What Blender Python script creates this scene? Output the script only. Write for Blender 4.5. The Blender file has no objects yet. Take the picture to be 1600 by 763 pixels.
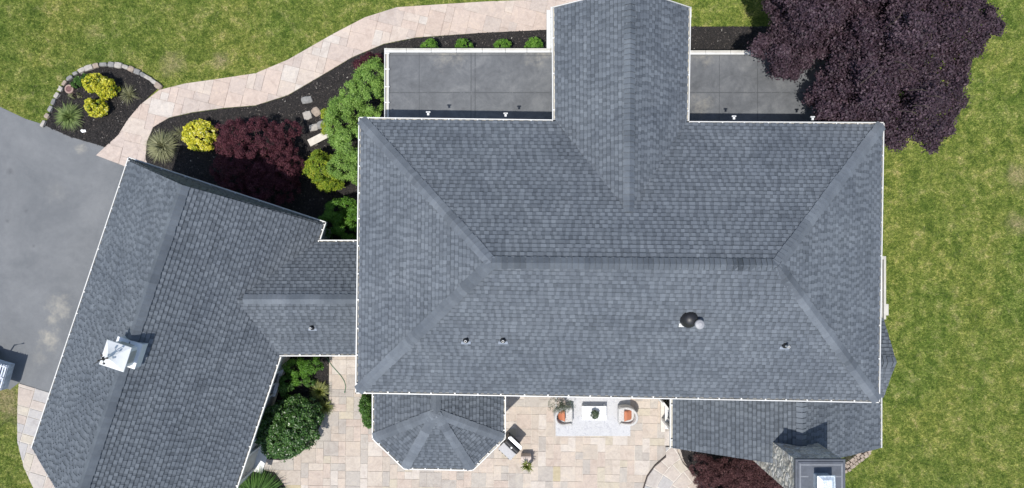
import bpy, math, random
import numpy as np
from mathutils import Vector, noise
random.seed(7); rng = np.random.default_rng(7)
SC = bpy.context.scene; COL = SC.collection
FPX, CH, CX, CY = 1100.0, 29.0, 800.0, 381.5
def U(px, py, z=0.0):
    """point on the photo -> world point at real height z"""
    k = (CH - z) / FPX
    return Vector(((px - CX) * k, (CY - py) * k, z))
def UL(pts, z=0.0): return [U(x, y, z) for x, y in pts]

# ------------------------------------------------------------------ materials
class NT:
    def __init__(s, name):
        s.m = bpy.data.materials.new(name); s.m.use_nodes = True
        s.t = s.m.node_tree; s.n = s.t.nodes; s.l = s.t.links
        s.b = s.n['Principled BSDF']; s.out = s.n['Material Output']
        s.pos = s.n.new('ShaderNodeNewGeometry').outputs['Position']
    def noise(s, scale, detail=3, rough=.6, vec=None, dist=0):
        q = s.n.new('ShaderNodeTexNoise'); q.inputs['Scale'].default_value = scale
        q.inputs['Detail'].default_value = detail; q.inputs['Roughness'].default_value = rough
        q.inputs['Distortion'].default_value = dist
        s.l.new(vec or s.pos, q.inputs['Vector']); return q.outputs['Fac']
    def ramp(s, fac, stops, interp='LINEAR'):
        r = s.n.new('ShaderNodeValToRGB'); e = r.color_ramp.elements; r.color_ramp.interpolation = interp
        while len(e) < len(stops): e.new(0.5)
        for i, (p, c) in enumerate(stops):
            e[i].position = p; e[i].color = (*c, 1) if len(c) == 3 else c
        s.l.new(fac, r.inputs['Fac']); return r.outputs['Color']
    def mix(s, fac, a, b, mode='MIX'):
        x = s.n.new('ShaderNodeMix'); x.data_type = 'RGBA'; x.blend_type = mode
        for v, i in ((fac, 0), (a, 6), (b, 7)):
            if isinstance(v, (int, float)): x.inputs[i].default_value = v
            elif isinstance(v, tuple): x.inputs[i].default_value = (*v, 1)
            else: s.l.new(v, x.inputs[i])
        return x.outputs[2]
    def math(s, op, a, b=0.0, c=None):
        x = s.n.new('ShaderNodeMath'); x.operation = op
        for i, v in enumerate((a, b) if c is None else (a, b, c)):
            if isinstance(v, (int, float)): x.inputs[i].default_value = v
            else: s.l.new(v, x.inputs[i])
        return x.outputs[0]
    def attr(s, name='shade'):
        a = s.n.new('ShaderNodeAttribute'); a.attribute_name = name; return a.outputs['Fac']
    def base(s, c):
        if isinstance(c, tuple): s.b.inputs['Base Color'].default_value = (*c, 1)
        else: s.l.new(c, s.b.inputs['Base Color'])
    def rough(s, r):
        if isinstance(r, (int, float)): s.b.inputs['Roughness'].default_value = r
        else: s.l.new(r, s.b.inputs['Roughness'])
    def bump(s, h, strength=.5, dist=.02):
        b = s.n.new('ShaderNodeBump'); b.inputs['Strength'].default_value = strength
        b.inputs['Distance'].default_value = dist
        s.l.new(h, b.inputs['Height']); s.l.new(b.outputs[0], s.b.inputs['Normal'])
    def blob(s, p, r, soft):
        v = s.n.new('ShaderNodeVectorMath'); v.operation = 'DISTANCE'
        s.l.new(s.pos, v.inputs[0]); v.inputs[1].default_value = tuple(p)
        nn = s.noise(2.2, 6, .75); d = s.math('ADD', v.outputs['Value'], s.math('MULTIPLY', s.math('SUBTRACT', nn, .5), r * 5))
        m = s.n.new('ShaderNodeMapRange'); m.inputs[1].default_value = r + soft; m.inputs[2].default_value = max(r - soft, 0)
        s.l.new(d, m.inputs[0]); return m.outputs[0]
M = {}
def simple(key, c, r=.6, metal=0, var=.12, scale=9, bump=.0):
    t = NT(key); n = t.noise(scale, 4)
    lo = tuple(v * (1 - var) for v in c); hi = tuple(min(1, v * (1 + var)) for v in c)
    t.base(t.ramp(n, [(.3, lo), (.7, hi)])); t.rough(r); t.b.inputs['Metallic'].default_value = metal
    if bump: t.bump(t.noise(scale * 4, 4), bump, .02)
    M[key] = t.m; return t
def mk_mats():
    # shingles: colour follows each tab's own shade, granules on top
    t = NT('asphalt_shingle'); a = t.attr()
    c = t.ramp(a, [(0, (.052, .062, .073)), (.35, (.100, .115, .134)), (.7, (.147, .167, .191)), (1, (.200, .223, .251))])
    g = t.noise(140, 2, .7); c = t.mix(.5, c, t.ramp(g, [(.3, (.62, .62, .63)), (.7, (1.3, 1.3, 1.3))]), 'MULTIPLY')
    w = t.noise(.5, 6, .7, dist=.9); c = t.mix(.7, c, t.ramp(w, [(.36, (.80, .81, .83)), (.64, (1.17, 1.15, 1.12))]), 'MULTIPLY'); w2 = t.noise(3.5, 5, .75); c = t.mix(.6, c, t.ramp(w2, [(.36, (.86, .86, .87)), (.64, (1.13, 1.13, 1.12))]), 'MULTIPLY')
    t.base(c); t.rough(.8); t.bump(g, .35, .004); t.b.inputs['Specular IOR Level'].default_value = .35; M['shingle'] = t.m
    t = NT('roof_membrane'); n1 = t.noise(1.1, 6, .7, dist=.8); n2 = t.noise(5, 5, .7); n3 = t.noise(60, 3)
    c = t.ramp(n1, [(.33, (.085, .090, .097)), (.5, (.118, .124, .132)), (.67, (.160, .165, .170))])
    c = t.mix(.6, c, t.ramp(n2, [(.35, (.78, .79, .8)), (.65, (1.2, 1.19, 1.17))]), 'MULTIPLY')
    for p, r in ((U(690, 87, 3.2), .30), (U(712, 88, 3.2), .3), (U(838, 88, 3.2), .3), (U(850, 84, 3.2), .2), (U(1100, 88, 3.2), .3), (U(1095, 166, 3.2), .3), (U(1283, 90, 3.2), .5)):
        f = t.math('MULTIPLY', t.blob(p, r, .2), t.math('MULTIPLY', t.ramp(n2, [(.35, (0, 0, 0)), (.65, (1, 1, 1))]), .65))
        c = t.mix(f, c, (.26, .245, .21))
    sp = t.n.new('ShaderNodeSeparateXYZ'); t.l.new(t.pos, sp.inputs[0])
    for ax, v0, w_ in ((1, 5.55, .014), (0, -1.35, .012), (0, -1.5, .012), (0, 9.0, .012), (0, 7.6, .008), (0, -3.4, .008), (1, 6.9, .008)):
        d = t.math('ABSOLUTE', t.math('SUBTRACT', sp.outputs[ax], v0))
        f = t.math('MULTIPLY', t.math('LESS_THAN', d, w_ * 1.6), t.math('GREATER_THAN', n2, .42))
        c = t.mix(t.math('MULTIPLY', f, .7), c, (.055, .06, .065))
    t.base(c); t.rough(.6); t.bump(n3, .15, .01); M['membrane'] = t.m
    t = NT('white_painted_metal'); n = t.noise(3, 5, .7); t.base(t.ramp(n, [(.2, (.56, .55, .51)), (.6, (.70, .70, .68))])); t.rough(.45); M['white'] = t.m
    t = NT('gutter_inside'); n = t.noise(2.5, 5, .7); t.base(t.ramp(n, [(.3, (.42, .40, .35)), (.7, (.60, .58, .52))])); t.rough(.7); M['gut_in'] = t.m
    t = NT('white_siding'); sp = t.n.new('ShaderNodeSeparateXYZ'); t.l.new(t.pos, sp.inputs[0])
    sw = t.math('FRACT', t.math('MULTIPLY', sp.outputs[2], 7.5)); t.bump(sw, .8, .03)
    t.base(t.ramp(t.noise(2, 4), [(.3, (.62, .63, .62)), (.7, (.72, .72, .70))])); t.rough(.55); M['siding'] = t.m
    # asphalt drive
    t = NT('driveway_asphalt'); n1 = t.noise(.35, 5, .65, dist=.6); n2 = t.noise(3.2, 6, .75); n3 = t.noise(90, 3, .8)
    c = t.ramp(n1, [(.36, (.134, .142, .149)), (.64, (.182, .189, .194))])
    c = t.mix(.7, c, t.ramp(n2, [(.25, (.84, .84, .85)), (.75, (1.14, 1.13, 1.12))]), 'MULTIPLY')
    c = t.mix(.7, c, t.ramp(n3, [(.36, (.72, .72, .72)), (.64, (1.3, 1.3, 1.3))]), 'MULTIPLY')
    for p, r, k in ((U(92, 478), .33, .55), (U(82, 500), .2, .5), (U(76, 530), .3, .65), (U(62, 560), .18, .3), (U(126, 233), .16, .6), (U(88, 300), .3, .12)):
        c = t.mix(t.math('MULTIPLY', t.blob(p, r, r * .8), t.math('MULTIPLY', t.ramp(n2, [(.35, (.25, .25, .25)), (.6, (1, 1, 1))]), k)), c, (.40, .37, .30))
    for p, r in ((U(16, 268), .10), (U(40, 330), .06), (U(52, 385), .05), (U(12, 345), .07)):
        c = t.mix(t.math('MULTIPLY', t.blob(p, r, r * .8), .5), c, (.07, .07, .075))
    t.base(c); t.rough(.8); t.bump(n3, .5, .01); M['asphalt'] = t.m
    # paving
    def pave(key, cols, lift=1.0):
        t = NT(key); a = t.attr(); n = len(cols)
        c = t.ramp(a, [(i / n, tuple(v * lift for v in cc)) for i, cc in enumerate(cols)], 'CONSTANT')
        n1 = t.noise(2.2, 6, .7, dist=1.2); n2 = t.noise(14, 5, .75); n3 = t.noise(70, 3)
        c = t.mix(.7, c, t.ramp(n1, [(.36, (.84, .81, .79)), (.5, (1, 1, 1)), (.64, (1.12, 1.10, 1.05))]), 'MULTIPLY')
        c = t.mix(.6, c, t.ramp(n2, [(.38, (.88, .88, .87)), (.62, (1.10, 1.10, 1.10))]), 'MULTIPLY')
        t.base(c); t.rough(.85); t.bump(n2, .35, .02); M[key] = t.m
    pave('walk_stone', [(.50, .415, .36), (.525, .43, .37), (.49, .41, .36), (.52, .445, .385), (.47, .40, .355), (.535, .455, .395), (.50, .405, .345), (.54, .485, .435)], 1.02)
    pave('patio_stone', [(.48, .41, .345), (.50, .425, .36), (.455, .395, .335), (.475, .42, .335), (.43, .39, .345), (.505, .44, .375), (.48, .40, .34), (.41, .37, .33), (.53, .475, .42), (.44, .375, .25)])
    pave('curb_stone', [(.45, .41, .375), (.42, .40, .385), (.48, .42, .37), (.45, .385, .335), (.38, .37, .36), (.48, .43, .355)])
    simple('joint', (.60, .56, .50), .95, var=.15, scale=4, bump=.3)
    simple('joint_dark', (.42, .365, .32), .95, var=.2, scale=3, bump=.3)
    simple('riser', (.075, .06, .055), .9, bump=.4)
    # lawn and blades share one colour field
    def lawn(key, blade):
        t = NT(key); n1 = t.noise(.22, 4, .6, dist=.5); n2 = t.noise(1.6, 8, .8, dist=.5); n3 = t.noise(7.5, 5, .8); n4 = t.noise(45, 3, .8)
        c = t.ramp(n2, [(.34, (.064, .106, .017)), (.45, (.116, .166, .030)), (.54, (.186, .228, .052)), (.66, (.31, .305, .125))])
        c = t.mix(.8, c, t.ramp(n1, [(.38, (.84, .95, .84)), (.62, (1.28, 1.18, 1.2))]), 'MULTIPLY')
        c = t.mix(.85, c, t.ramp(n3, [(.39, (.55, .64, .55)), (.61, (1.5, 1.4, 1.5))]), 'MULTIPLY')
        sx = t.n.new('ShaderNodeSeparateXYZ'); t.l.new(t.pos, sx.inputs[0]); sw = t.math('SINE', t.math('ADD', t.math('MULTIPLY', sx.outputs[0], 11.5), t.math('MULTIPLY', t.noise(.9, 2), 4)))
        c = t.mix(t.math('MULTIPLY', t.math('GREATER_THAN', sx.outputs[0], 13.5), .8), c, t.ramp(t.math('MULTIPLY_ADD', sw, .5, .5), [(0, (.92, .94, .92)), (1, (1.08, 1.06, 1.08))]), 'MULTIPLY')
        n5 = t.noise(17, 4, .8); c = t.mix(.8, c, t.ramp(n5, [(.38, (.60, .66, .60)), (.62, (1.42, 1.35, 1.45))]), 'MULTIPLY')
        c = t.mix(t.math('MULTIPLY', t.ramp(t.noise(2.6, 7, .8, dist=1), [(.56, (0, 0, 0)), (.72, (1, 1, 1))]), .42), c, (.37, .325, .19))
        for p, r in ((U(270, 100), .28), (U(345, 95), .2), (U(1590, 275), .3), (U(1588, 350), .25), (U(18, 640), .35), (U(8, 620), .3)):
            c = t.mix(t.math('MULTIPLY', t.blob(p, r, r * 1.3), t.math('MULTIPLY', n3, 1.1)), c, (.42, .34, .22))
        if blade:
            a = t.attr(); c = t.mix(1, c, t.ramp(a, [(0, (.62, .74, .52)), (.5, (1.1, 1.1, .95)), (.85, (1.6, 1.45, 1.5)), (1, (2.2, 1.8, 2.4))]), 'MULTIPLY')
        else:
            c = t.mix(.9, c, t.ramp(n4, [(.3, (.5, .5, .45)), (.7, (1.25, 1.2, 1.2))]), 'MULTIPLY'); t.bump(n4, .7, .05)
        t.base(c); t.rough(.75); t.b.inputs['Specular IOR Level'].default_value = .2; M[key] = t.m
    lawn('lawn', 0); lawn('blade', 1)
    t = NT('dark_mulch'); n = t.noise(38, 5, .8); n2 = t.noise(3, 4)
    c = t.ramp(n, [(.34, (.009, .008, .0075)), (.52, (.028, .025, .024)), (.68, (.075, .064, .058))])
    t.base(t.mix(.6, c, t.ramp(n2, [(.3, (.7, .7, .7)), (.7, (1.35, 1.3, 1.25))]), 'MULTIPLY')); t.rough(.95); t.bump(n, 1, .05); M['mulch'] = t.m
    t = NT('mulch_chip'); t.base(t.ramp(t.attr(), [(0, (.008, .008, .008)), (.6, (.028, .024, .024)), (.93, (.07, .058, .052)), (.985, (.16, .14, .12)), (1, (.42, .40, .36))])); t.rough(.9); M['chip'] = t.m
    # foliage
    def leaf(key, stops, tr=.25, rough=.5, spec=.4):
        t = NT(key); a = t.attr(); c = t.ramp(a, stops)
        n = t.noise(2.5, 3); c = t.mix(.5, c, t.ramp(n, [(.3, (.78, .8, .78)), (.7, (1.22, 1.2, 1.2))]), 'MULTIPLY')
        t.base(c); t.rough(rough); t.b.inputs['Specular IOR Level'].default_value = spec
        tl = t.n.new('ShaderNodeBsdfTranslucent'); t.l.new(c, tl.inputs[0]); mx = t.n.new('ShaderNodeMixShader')
        mx.inputs[0].default_value = tr; t.l.new(t.b.outputs[0], mx.inputs[1]); t.l.new(tl.outputs[0], mx.inputs[2])
        t.l.new(mx.outputs[0], t.out.inputs[0]); M[key] = t.m
    leaf('leaf_purple', [(0, (.022, .012, .020)), (.4, (.056, .033, .046)), (.75, (.095, .058, .076)), (1, (.145, .096, .115))], .2, .6, .4)
    leaf('leaf_maroon', [(0, (.040, .012, .018)), (.5, (.115, .034, .048)), (.85, (.19, .066, .085)), (1, (.28, .13, .13))], .3, .6, .25)
    leaf('leaf_russet', [(0, (.035, .015, .015)), (.5, (.095, .04, .042)), (.9, (.17, .08, .08)), (1, (.25, .14, .13))], .2, .6, .25)
    leaf('leaf_yellow', [(0, (.07, .15, .015)), (.2, (.20, .30, .03)), (.36, (.60, .60, .04)), (.8, (.85, .78, .09)), (1, (.92, .88, .40))], .3)
    leaf('leaf_chartreuse', [(0, (.07, .15, .015)), (.4, (.25, .37, .03)), (.75, (.44, .50, .045)), (1, (.66, .62, .08))], .35)
    leaf('leaf_fresh', [(0, (.07, .15, .02)), (.4, (.22, .38, .07)), (.8, (.35, .53, .12)), (1, (.48, .62, .22))], .35)
    leaf('leaf_bright', [(0, (.045, .12, .014)), (.5, (.13, .30, .03)), (1, (.28, .48, .08))], .3)
    leaf('leaf_deep', [(0, (.02, .055, .012)), (.5, (.055, .135, .026)), (.85, (.12, .24, .055)), (1, (.32, .42, .22))], .25, .35, .6)
    leaf('leaf_mid', [(0, (.03, .08, .014)), (.5, (.08, .19, .03)), (1, (.19, .34, .08))], .3)
    leaf('leaf_olive', [(0, (.10, .11, .05)), (.5, (.25, .255, .13)), (1, (.46, .45, .28))], .2, .7, .2)
    leaf('leaf_grey', [(0, (.03, .06, .03)), (.5, (.09, .13, .07)), (.85, (.2, .24, .17)), (1, (.42, .36, .33))], .2)
    leaf('leaf_spike', [(0, (.05, .09, .02)), (.5, (.15, .22, .055)), (1, (.36, .42, .16))], .2)
    leaf('leaf_straw', [(0, (.08, .12, .02)), (.5, (.20, .24, .05)), (1, (.42, .40, .14))], .2)
    simple('bark', (.085, .065, .05), .9, bump=.6); simple('bark_pale', (.22, .17, .12), .9)
    # masonry
    t = NT('field_stone'); v = t.n.new('ShaderNodeTexVoronoi'); v.inputs['Scale'].default_value = 5.2; t.l.new(t.pos, v.inputs['Vector'])
    ve = t.n.new('ShaderNodeTexVoronoi'); ve.feature = 'DISTANCE_TO_EDGE'; ve.inputs['Scale'].default_value = 5.2; t.l.new(t.pos, ve.inputs['Vector'])
    hs = t.n.new('ShaderNodeSeparateColor'); t.l.new(v.outputs['Color'], hs.inputs[0])
    c = t.ramp(hs.outputs[0], [(0, (.42, .38, .33)), (.25, (.64, .61, .55)), (.5, (.50, .50, .51)), (.75, (.70, .66, .58)), (1, (.35, .33, .32))])
    c = t.mix(.7, c, t.ramp(t.noise(16, 5, .8), [(.38, (.55, .53, .5)), (.62, (1.35, 1.32, 1.28))]), 'MULTIPLY')
    e = t.ramp(ve.outputs['Distance'], [(0, (1, 1, 1)), (.06, (0, 0, 0))]); c = t.mix(t.math('MULTIPLY', e, .8), c, (.24, .225, .205))
    t.base(c); t.rough(.9); t.bump(t.math('ADD', ve.outputs['Distance'], t.math('MULTIPLY', t.noise(18, 4), .3)), 1, .09); M['stone'] = t.m
    simple('rock_grey', (.24, .235, .225), .9, var=.3, scale=8, bump=.5); simple('rock_tan', (.34, .275, .22), .9, var=.25, scale=8, bump=.5)
    simple('rock_pale', (.40, .37, .33), .9, var=.2, scale=8, bump=.5)
    simple('slate_cap', (.085, .095, .115), .6, var=.22, scale=4, bump=.25); simple('slate_rim', (.19, .2, .22), .6, var=.15)
    simple('galv', (.66, .72, .76), .35, .55, .25, 14, .3); simple('steel', (.36, .36, .37), .6, .25, .08); simple('black', (.018, .018, .02), .45)
    simple('black_matte', (.03, .03, .032), .8); simple('glass_dark', (.03, .04, .05), .08)
    simple('bench', (.62, .57, .50), .8, var=.1, bump=.2); simple('paper', (.8, .8, .78), .8); simple('stump', (.36, .25, .21), .9, var=.25, scale=14)
    simple('stump_dark', (.17, .09, .085), .9, var=.3, scale=20)
    simple('terracotta', (.50, .185, .095), .85, var=.12, scale=25, bump=.2); simple('planter', (.56, .48, .43), .85, bump=.2)
    simple('hose', (.05, .16, .08), .4); simple('lead', (.25, .28, .33), .6, var=.15); simple('copper', (.5, .3, .2), .5, .3)
    simple('alu', (.62, .66, .72), .35, .6, .2, 6); simple('blue_paint', (.36, .43, .52), .5, var=.3, scale=6); simple('tan_wood', (.36, .25, .15), .8, var=.3, scale=5)
    simple('rubber', (.02, .02, .02), .8)
    t = NT('boucle'); n = t.noise(55, 3, .8); t.base(t.ramp(n, [(.38, (.36, .35, .34)), (.52, (.66, .65, .63))])); t.rough(.95); t.bump(n, 1, .02); M['boucle'] = t.m
    t = NT('rug'); n = t.noise(5, 5, .7, dist=2); n2 = t.noise(90, 2); c = t.ramp(n, [(.40, (.42, .42, .44)), (.5, (.56, .56, .565)), (.60, (.47, .47, .475))])
    t.base(c); t.rough(.95); t.bump(n2, .5, .01); M['rug'] = t.m
    simple('white_wood', (.74, .75, .75), .5, var=.04)
mk_mats()

# ------------------------------------------------------------------ mesh building
class MB:
    def __init__(s): s.v = []; s.f = []; s.m = []; s.c = []
    def poly(s, pts, mi=0, c=.5):
        b = len(s.v); s.v += [tuple(p) for p in pts]; s.f.append(tuple(range(b, b + len(pts)))); s.m.append(mi); s.c.append(c)
    def prism(s, pts, z0, z1, mi=0, c=.5, side=None):
        n = len(pts); lo = [(p[0], p[1], z0) for p in pts]; hi = [(p[0], p[1], z1) for p in pts]
        s.poly(hi, mi, c); s.poly(lo[::-1], mi, c)
        for i in range(n): j = (i + 1) % n; s.poly([lo[i], lo[j], hi[j], hi[i]], mi if side is None else side, c)
    def box(s, c, d, rz=0, mi=0, col=.5, top=1.0, rx=0, ry=0):
        ca, sa = math.cos(rz), math.sin(rz); P = []
        for z in (-.5, .5):
            for x, y in ((-.5, -.5), (.5, -.5), (.5, .5), (-.5, .5)):
                k = top if z > 0 else 1
                q = Vector((x * d[0] * k, y * d[1] * k, z * d[2]))
                if rx: q = Vector((q.x, q.y * math.cos(rx) - q.z * math.sin(rx), q.y * math.sin(rx) + q.z * math.cos(rx)))
                if ry: q = Vector((q.x * math.cos(ry) + q.z * math.sin(ry), q.y, -q.x * math.sin(ry) + q.z * math.cos(ry)))
                P.append((c[0] + q.x * ca - q.y * sa, c[1] + q.x * sa + q.y * ca, c[2] + q.z))
        for f in ((3, 2, 1, 0), (4, 5, 6, 7), (0, 1, 5, 4), (1, 2, 6, 5), (2, 3, 7, 6), (3, 0, 4, 7)): s.poly([P[i] for i in f], mi, col)
    def tube(s, pts, rad, n=8, mi=0, col=.5, cap=True):
        pts = [Vector(p) for p in pts]; rad = rad if isinstance(rad, (list, tuple)) else [rad] * len(pts); rings = []
        for i, p in enumerate(pts):
            d = (pts[min(i + 1, len(pts) - 1)] - pts[max(i - 1, 0)]).normalized()
            a = d.cross(Vector((0, 0, 1)) if abs(d.z) < .9 else Vector((1, 0, 0))).normalized(); b = d.cross(a)
            rings.append([p + (a * math.cos(t) + b * math.sin(t)) * rad[i] for t in [k * math.tau / n for k in range(n)]])
        for r0, r1 in zip(rings, rings[1:]):
            for k in range(n): s.poly([r0[k], r0[(k + 1) % n], r1[(k + 1) % n], r1[k]], mi, col)
        if cap: s.poly(rings[0][::-1], mi, col); s.poly(rings[-1], mi, col)
    def lathe(s, c, prof, n=20, mi=0, col=.5):
        R = [[(c[0] + r * math.cos(k * math.tau / n), c[1] + r * math.sin(k * math.tau / n), c[2] + z) for k in range(n)] for r, z in prof]
        for r0, r1 in zip(R, R[1:]):
            for k in range(n): s.poly([r0[k], r0[(k + 1) % n], r1[(k + 1) % n], r1[k]], mi, col)
def origin(o):
    v = Vector((0, 0, 0))
    while o is not None: v += o.location; o = o.parent
    return v
def obj(name, mb, mats, parent=None, loc=None, smooth=False, local=False, bevel=0):
    me = bpy.data.meshes.new(name)
    o = bpy.data.objects.new(name, me); COL.objects.link(o)
    if parent is not None: o.parent = parent
    if loc is not None: o.location = loc
    off = Vector((0, 0, 0)) if local else origin(o)
    vs = [(a - off.x, b - off.y, c - off.z) for a, b, c in mb.v]
    me.from_pydata(vs, [], mb.f)
    mats = mats if isinstance(mats, (list, tuple)) else [mats]
    for m in mats: me.materials.append(M[m])
    me.polygons.foreach_set('material_index', mb.m)
    at = me.attributes.new('shade', 'FLOAT', 'FACE'); at.data.foreach_set('value', mb.c)
    if smooth or bevel:
        import bmesh
        bm = bmesh.new(); bm.from_mesh(me); bmesh.ops.remove_doubles(bm, verts=bm.verts, dist=1e-5)
        bmesh.ops.recalc_face_normals(bm, faces=bm.faces); bm.to_mesh(me); bm.free()
    if smooth: me.polygons.foreach_set('use_smooth', [True] * len(me.polygons))
    if bevel:
        bv = o.modifiers.new('bevel', 'BEVEL'); bv.width = bevel; bv.segments = 2; bv.limit_method = 'ANGLE'
    me.update(); return o
def tag(o, label=None, cat=None, group=None, kind=None):
    if label: o['label'] = label
    if cat: o['category'] = cat
    if group: o['group'] = group
    if kind: o['kind'] = kind
    return o
def thing(name, label, cat, loc, rz=0, group=None):
    o = bpy.data.objects.new(name, None); COL.objects.link(o); o.location = loc; o.rotation_euler = (0, 0, rz)
    o.empty_display_size = .2; return tag(o, label, cat, group)
def fast_mesh(name, verts, nper, shade, mat, parent=None, loc=(0, 0, 0)):
    """verts (N*nper,3): N faces of nper corners"""
    N = len(verts) // nper; me = bpy.data.meshes.new(name)
    me.vertices.add(N * nper); me.vertices.foreach_set('co', np.asarray(verts, dtype=np.float32).ravel())
    me.loops.add(N * nper); me.loops.foreach_set('vertex_index', np.arange(N * nper, dtype=np.int32))
    me.polygons.add(N); me.polygons.foreach_set('loop_start', np.arange(0, N * nper, nper, dtype=np.int32))
    me.polygons.foreach_set('loop_total', np.full(N, nper, dtype=np.int32)); me.update(calc_edges=True)
    at = me.attributes.new('shade', 'FLOAT', 'FACE'); at.data.foreach_set('value', np.asarray(shade, dtype=np.float32))
    me.materials.append(M[mat]); o = bpy.data.objects.new(name, me); COL.objects.link(o); o.parent = parent; o.location = loc
    return o
def clip(poly, cv):
    out = poly
    for i in range(len(cv)):
        a, b = cv[i], cv[(i + 1) % len(cv)]; inp, out = out, []
        if not inp: return []
        def sd(p): return (b[0] - a[0]) * (p[1] - a[1]) - (b[1] - a[1]) * (p[0] - a[0])
        for k in range(len(inp)):
            p, q = inp[k - 1], inp[k]; dp, dq = sd(p), sd(q)
            if (dp >= 0) != (dq >= 0):
                t = dp / (dp - dq); out.append((p[0] + (q[0] - p[0]) * t, p[1] + (q[1] - p[1]) * t))
            if dq >= 0: out.append(q)
    return out
def area2(p): return .5 * sum(p[i - 1][0] * p[i][1] - p[i][0] * p[i - 1][1] for i in range(len(p)))
def ccw(p): return p if area2(p) > 0 else p[::-1]
def inside(pts, poly):
    x, y = pts[:, 0], pts[:, 1]; r = np.zeros(len(pts), bool)
    for i in range(len(poly)):
        x1, y1 = poly[i - 1][0], poly[i - 1][1]; x2, y2 = poly[i][0], poly[i][1]
        c = ((y1 > y) != (y2 > y)) & (x < (x2 - x1) * (y - y1) / (y2 - y1 + 1e-12) + x1); r ^= c
    return r
def edge_dist(pts, poly):
    d = np.full(len(pts), 1e9)
    for i in range(len(poly)):
        a = np.array(poly[i - 1][:2]); b = np.array(poly[i][:2]); ab = b - a
        t = np.clip(((pts - a) @ ab) / (ab @ ab + 1e-9), 0, 1); d = np.minimum(d, np.linalg.norm(pts - (a + t[:, None] * ab), axis=1))
    return d

# ------------------------------------------------------------------ roofs
EXPO = .143
def slope(mb, P, tone=0.0, thick=.06):
    """P: convex planar polygon, first two points are the eave; shingle courses as real lapped tabs"""
    P = [Vector(p) for p in P]; n = Vector((0, 0, 0))
    for i in range(len(P)):
        a, b = P[i], P[(i + 1) % len(P)]; n += Vector(((a.y - b.y) * (a.z + b.z), (a.z - b.z) * (a.x + b.x), (a.x - b.x) * (a.y + b.y)))
    n.normalize()
    if n.z < 0: n = -n
    o = P[0]; u = (P[1] - P[0]).normalized(); v = n.cross(u).normalized()
    if sum((p - o).dot(v) for p in P) < 0: v = -v
    q = ccw([((p - o).dot(u), (p - o).dot(v)) for p in P])
    W = lambda a, b, h=0: o + u * a + v * b + n * h
    top = [W(a, b, 0) for a, b in q]; bot = [W(a, b, -thick) for a, b in q]
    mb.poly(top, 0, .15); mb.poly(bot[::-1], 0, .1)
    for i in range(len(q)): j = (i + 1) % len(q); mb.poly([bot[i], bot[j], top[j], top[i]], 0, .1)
    u0, u1 = min(a for a, b in q), max(a for a, b in q); v1 = max(b for a, b in q); r = 0; vv = min(b for a, b in q)
    while vv < v1:
        a = u0 - random.random() * .3; tab = random.random() < .5; ct = .47 + random.uniform(-.03, .03) + tone; cb = ct
        while a < u1:
            w = random.uniform(.10, .19) if tab else random.uniform(.07, .14)
            cb = .6 * cb + .4 * (ct + random.uniform(-.16, .16))
            c = cb + (random.uniform(.06, .19) if random.random() > .22 else random.uniform(-.10, .06)) if tab else cb - random.uniform(.02, .15)
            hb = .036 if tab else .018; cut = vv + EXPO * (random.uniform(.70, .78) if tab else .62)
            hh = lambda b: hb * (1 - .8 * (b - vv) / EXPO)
            for y_0, y_1, cc in ((vv, cut, c), (cut, vv + EXPO, cb - .31)):      # lower exposed tab, printed band above it darkened to paint in the butt shadow
                pc = clip([(a, y_0), (a + w, y_0), (a + w, y_1), (a, y_1)], q)
                if len(pc) < 3 or abs(area2(pc)) < 1e-5: continue
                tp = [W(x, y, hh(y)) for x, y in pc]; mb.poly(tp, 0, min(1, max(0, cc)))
                if y_0 != vv: continue
                for i in range(len(pc)):
                    (x0, y0), (x1, y1) = pc[i], pc[(i + 1) % len(pc)]
                    if y0 > cut - 1e-4 and y1 > cut - 1e-4: continue
                    if not tab and abs(x0 - x1) < 1e-6: continue
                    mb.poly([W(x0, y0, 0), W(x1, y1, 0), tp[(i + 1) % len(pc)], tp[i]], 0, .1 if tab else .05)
            a += w; tab = not tab
        vv += EXPO * random.uniform(.95, 1.05)
    return n
def caps(mb, a, b, nl, nr, half=.18, base=.55, lift=.035):
    """lapped ridge or hip caps from a (low end) to b"""
    a, b = Vector(a), Vector(b); d = (b - a).normalized(); L = (b - a).length
    def side(n, s):
        w = n.cross(d).normalized()
        if w.z > 0: w = -w
        return w
    wl, wr = side(nl, 1), side(nr, -1)
    if wl.dot(wr) > .9: wr = -wl
    nm = (nl + nr).normalized() * 1.0; nm = nm / nm.dot(nl) * .97
    s = 0; c = base; half0 = half
    while s < L:
        e = min(s + random.uniform(.14, .2), L); c = .78 * c + .22 * base + random.uniform(-.11, .11); half = half0 * random.uniform(.93, 1.07)
        if random.random() < .10: c -= .16
        h0, h1 = lift + .034, lift
        for w, n in ((wl, nl), (wr, nr)):
            p = [a + d * s + nm * h0, a + d * e + nm * h1, a + d * e + w * half + n * (h1 - .006), a + d * s + w * half + n * (h0 - .006)]
            mb.poly(p, 0, c); mb.poly([p[2], p[3], p[3] - n * .05, p[2] - n * .05], 0, .3); mb.poly([p[0], p[3], p[3] - n * .03, p[0] - nm * .03], 0, .12)
        s = e
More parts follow.
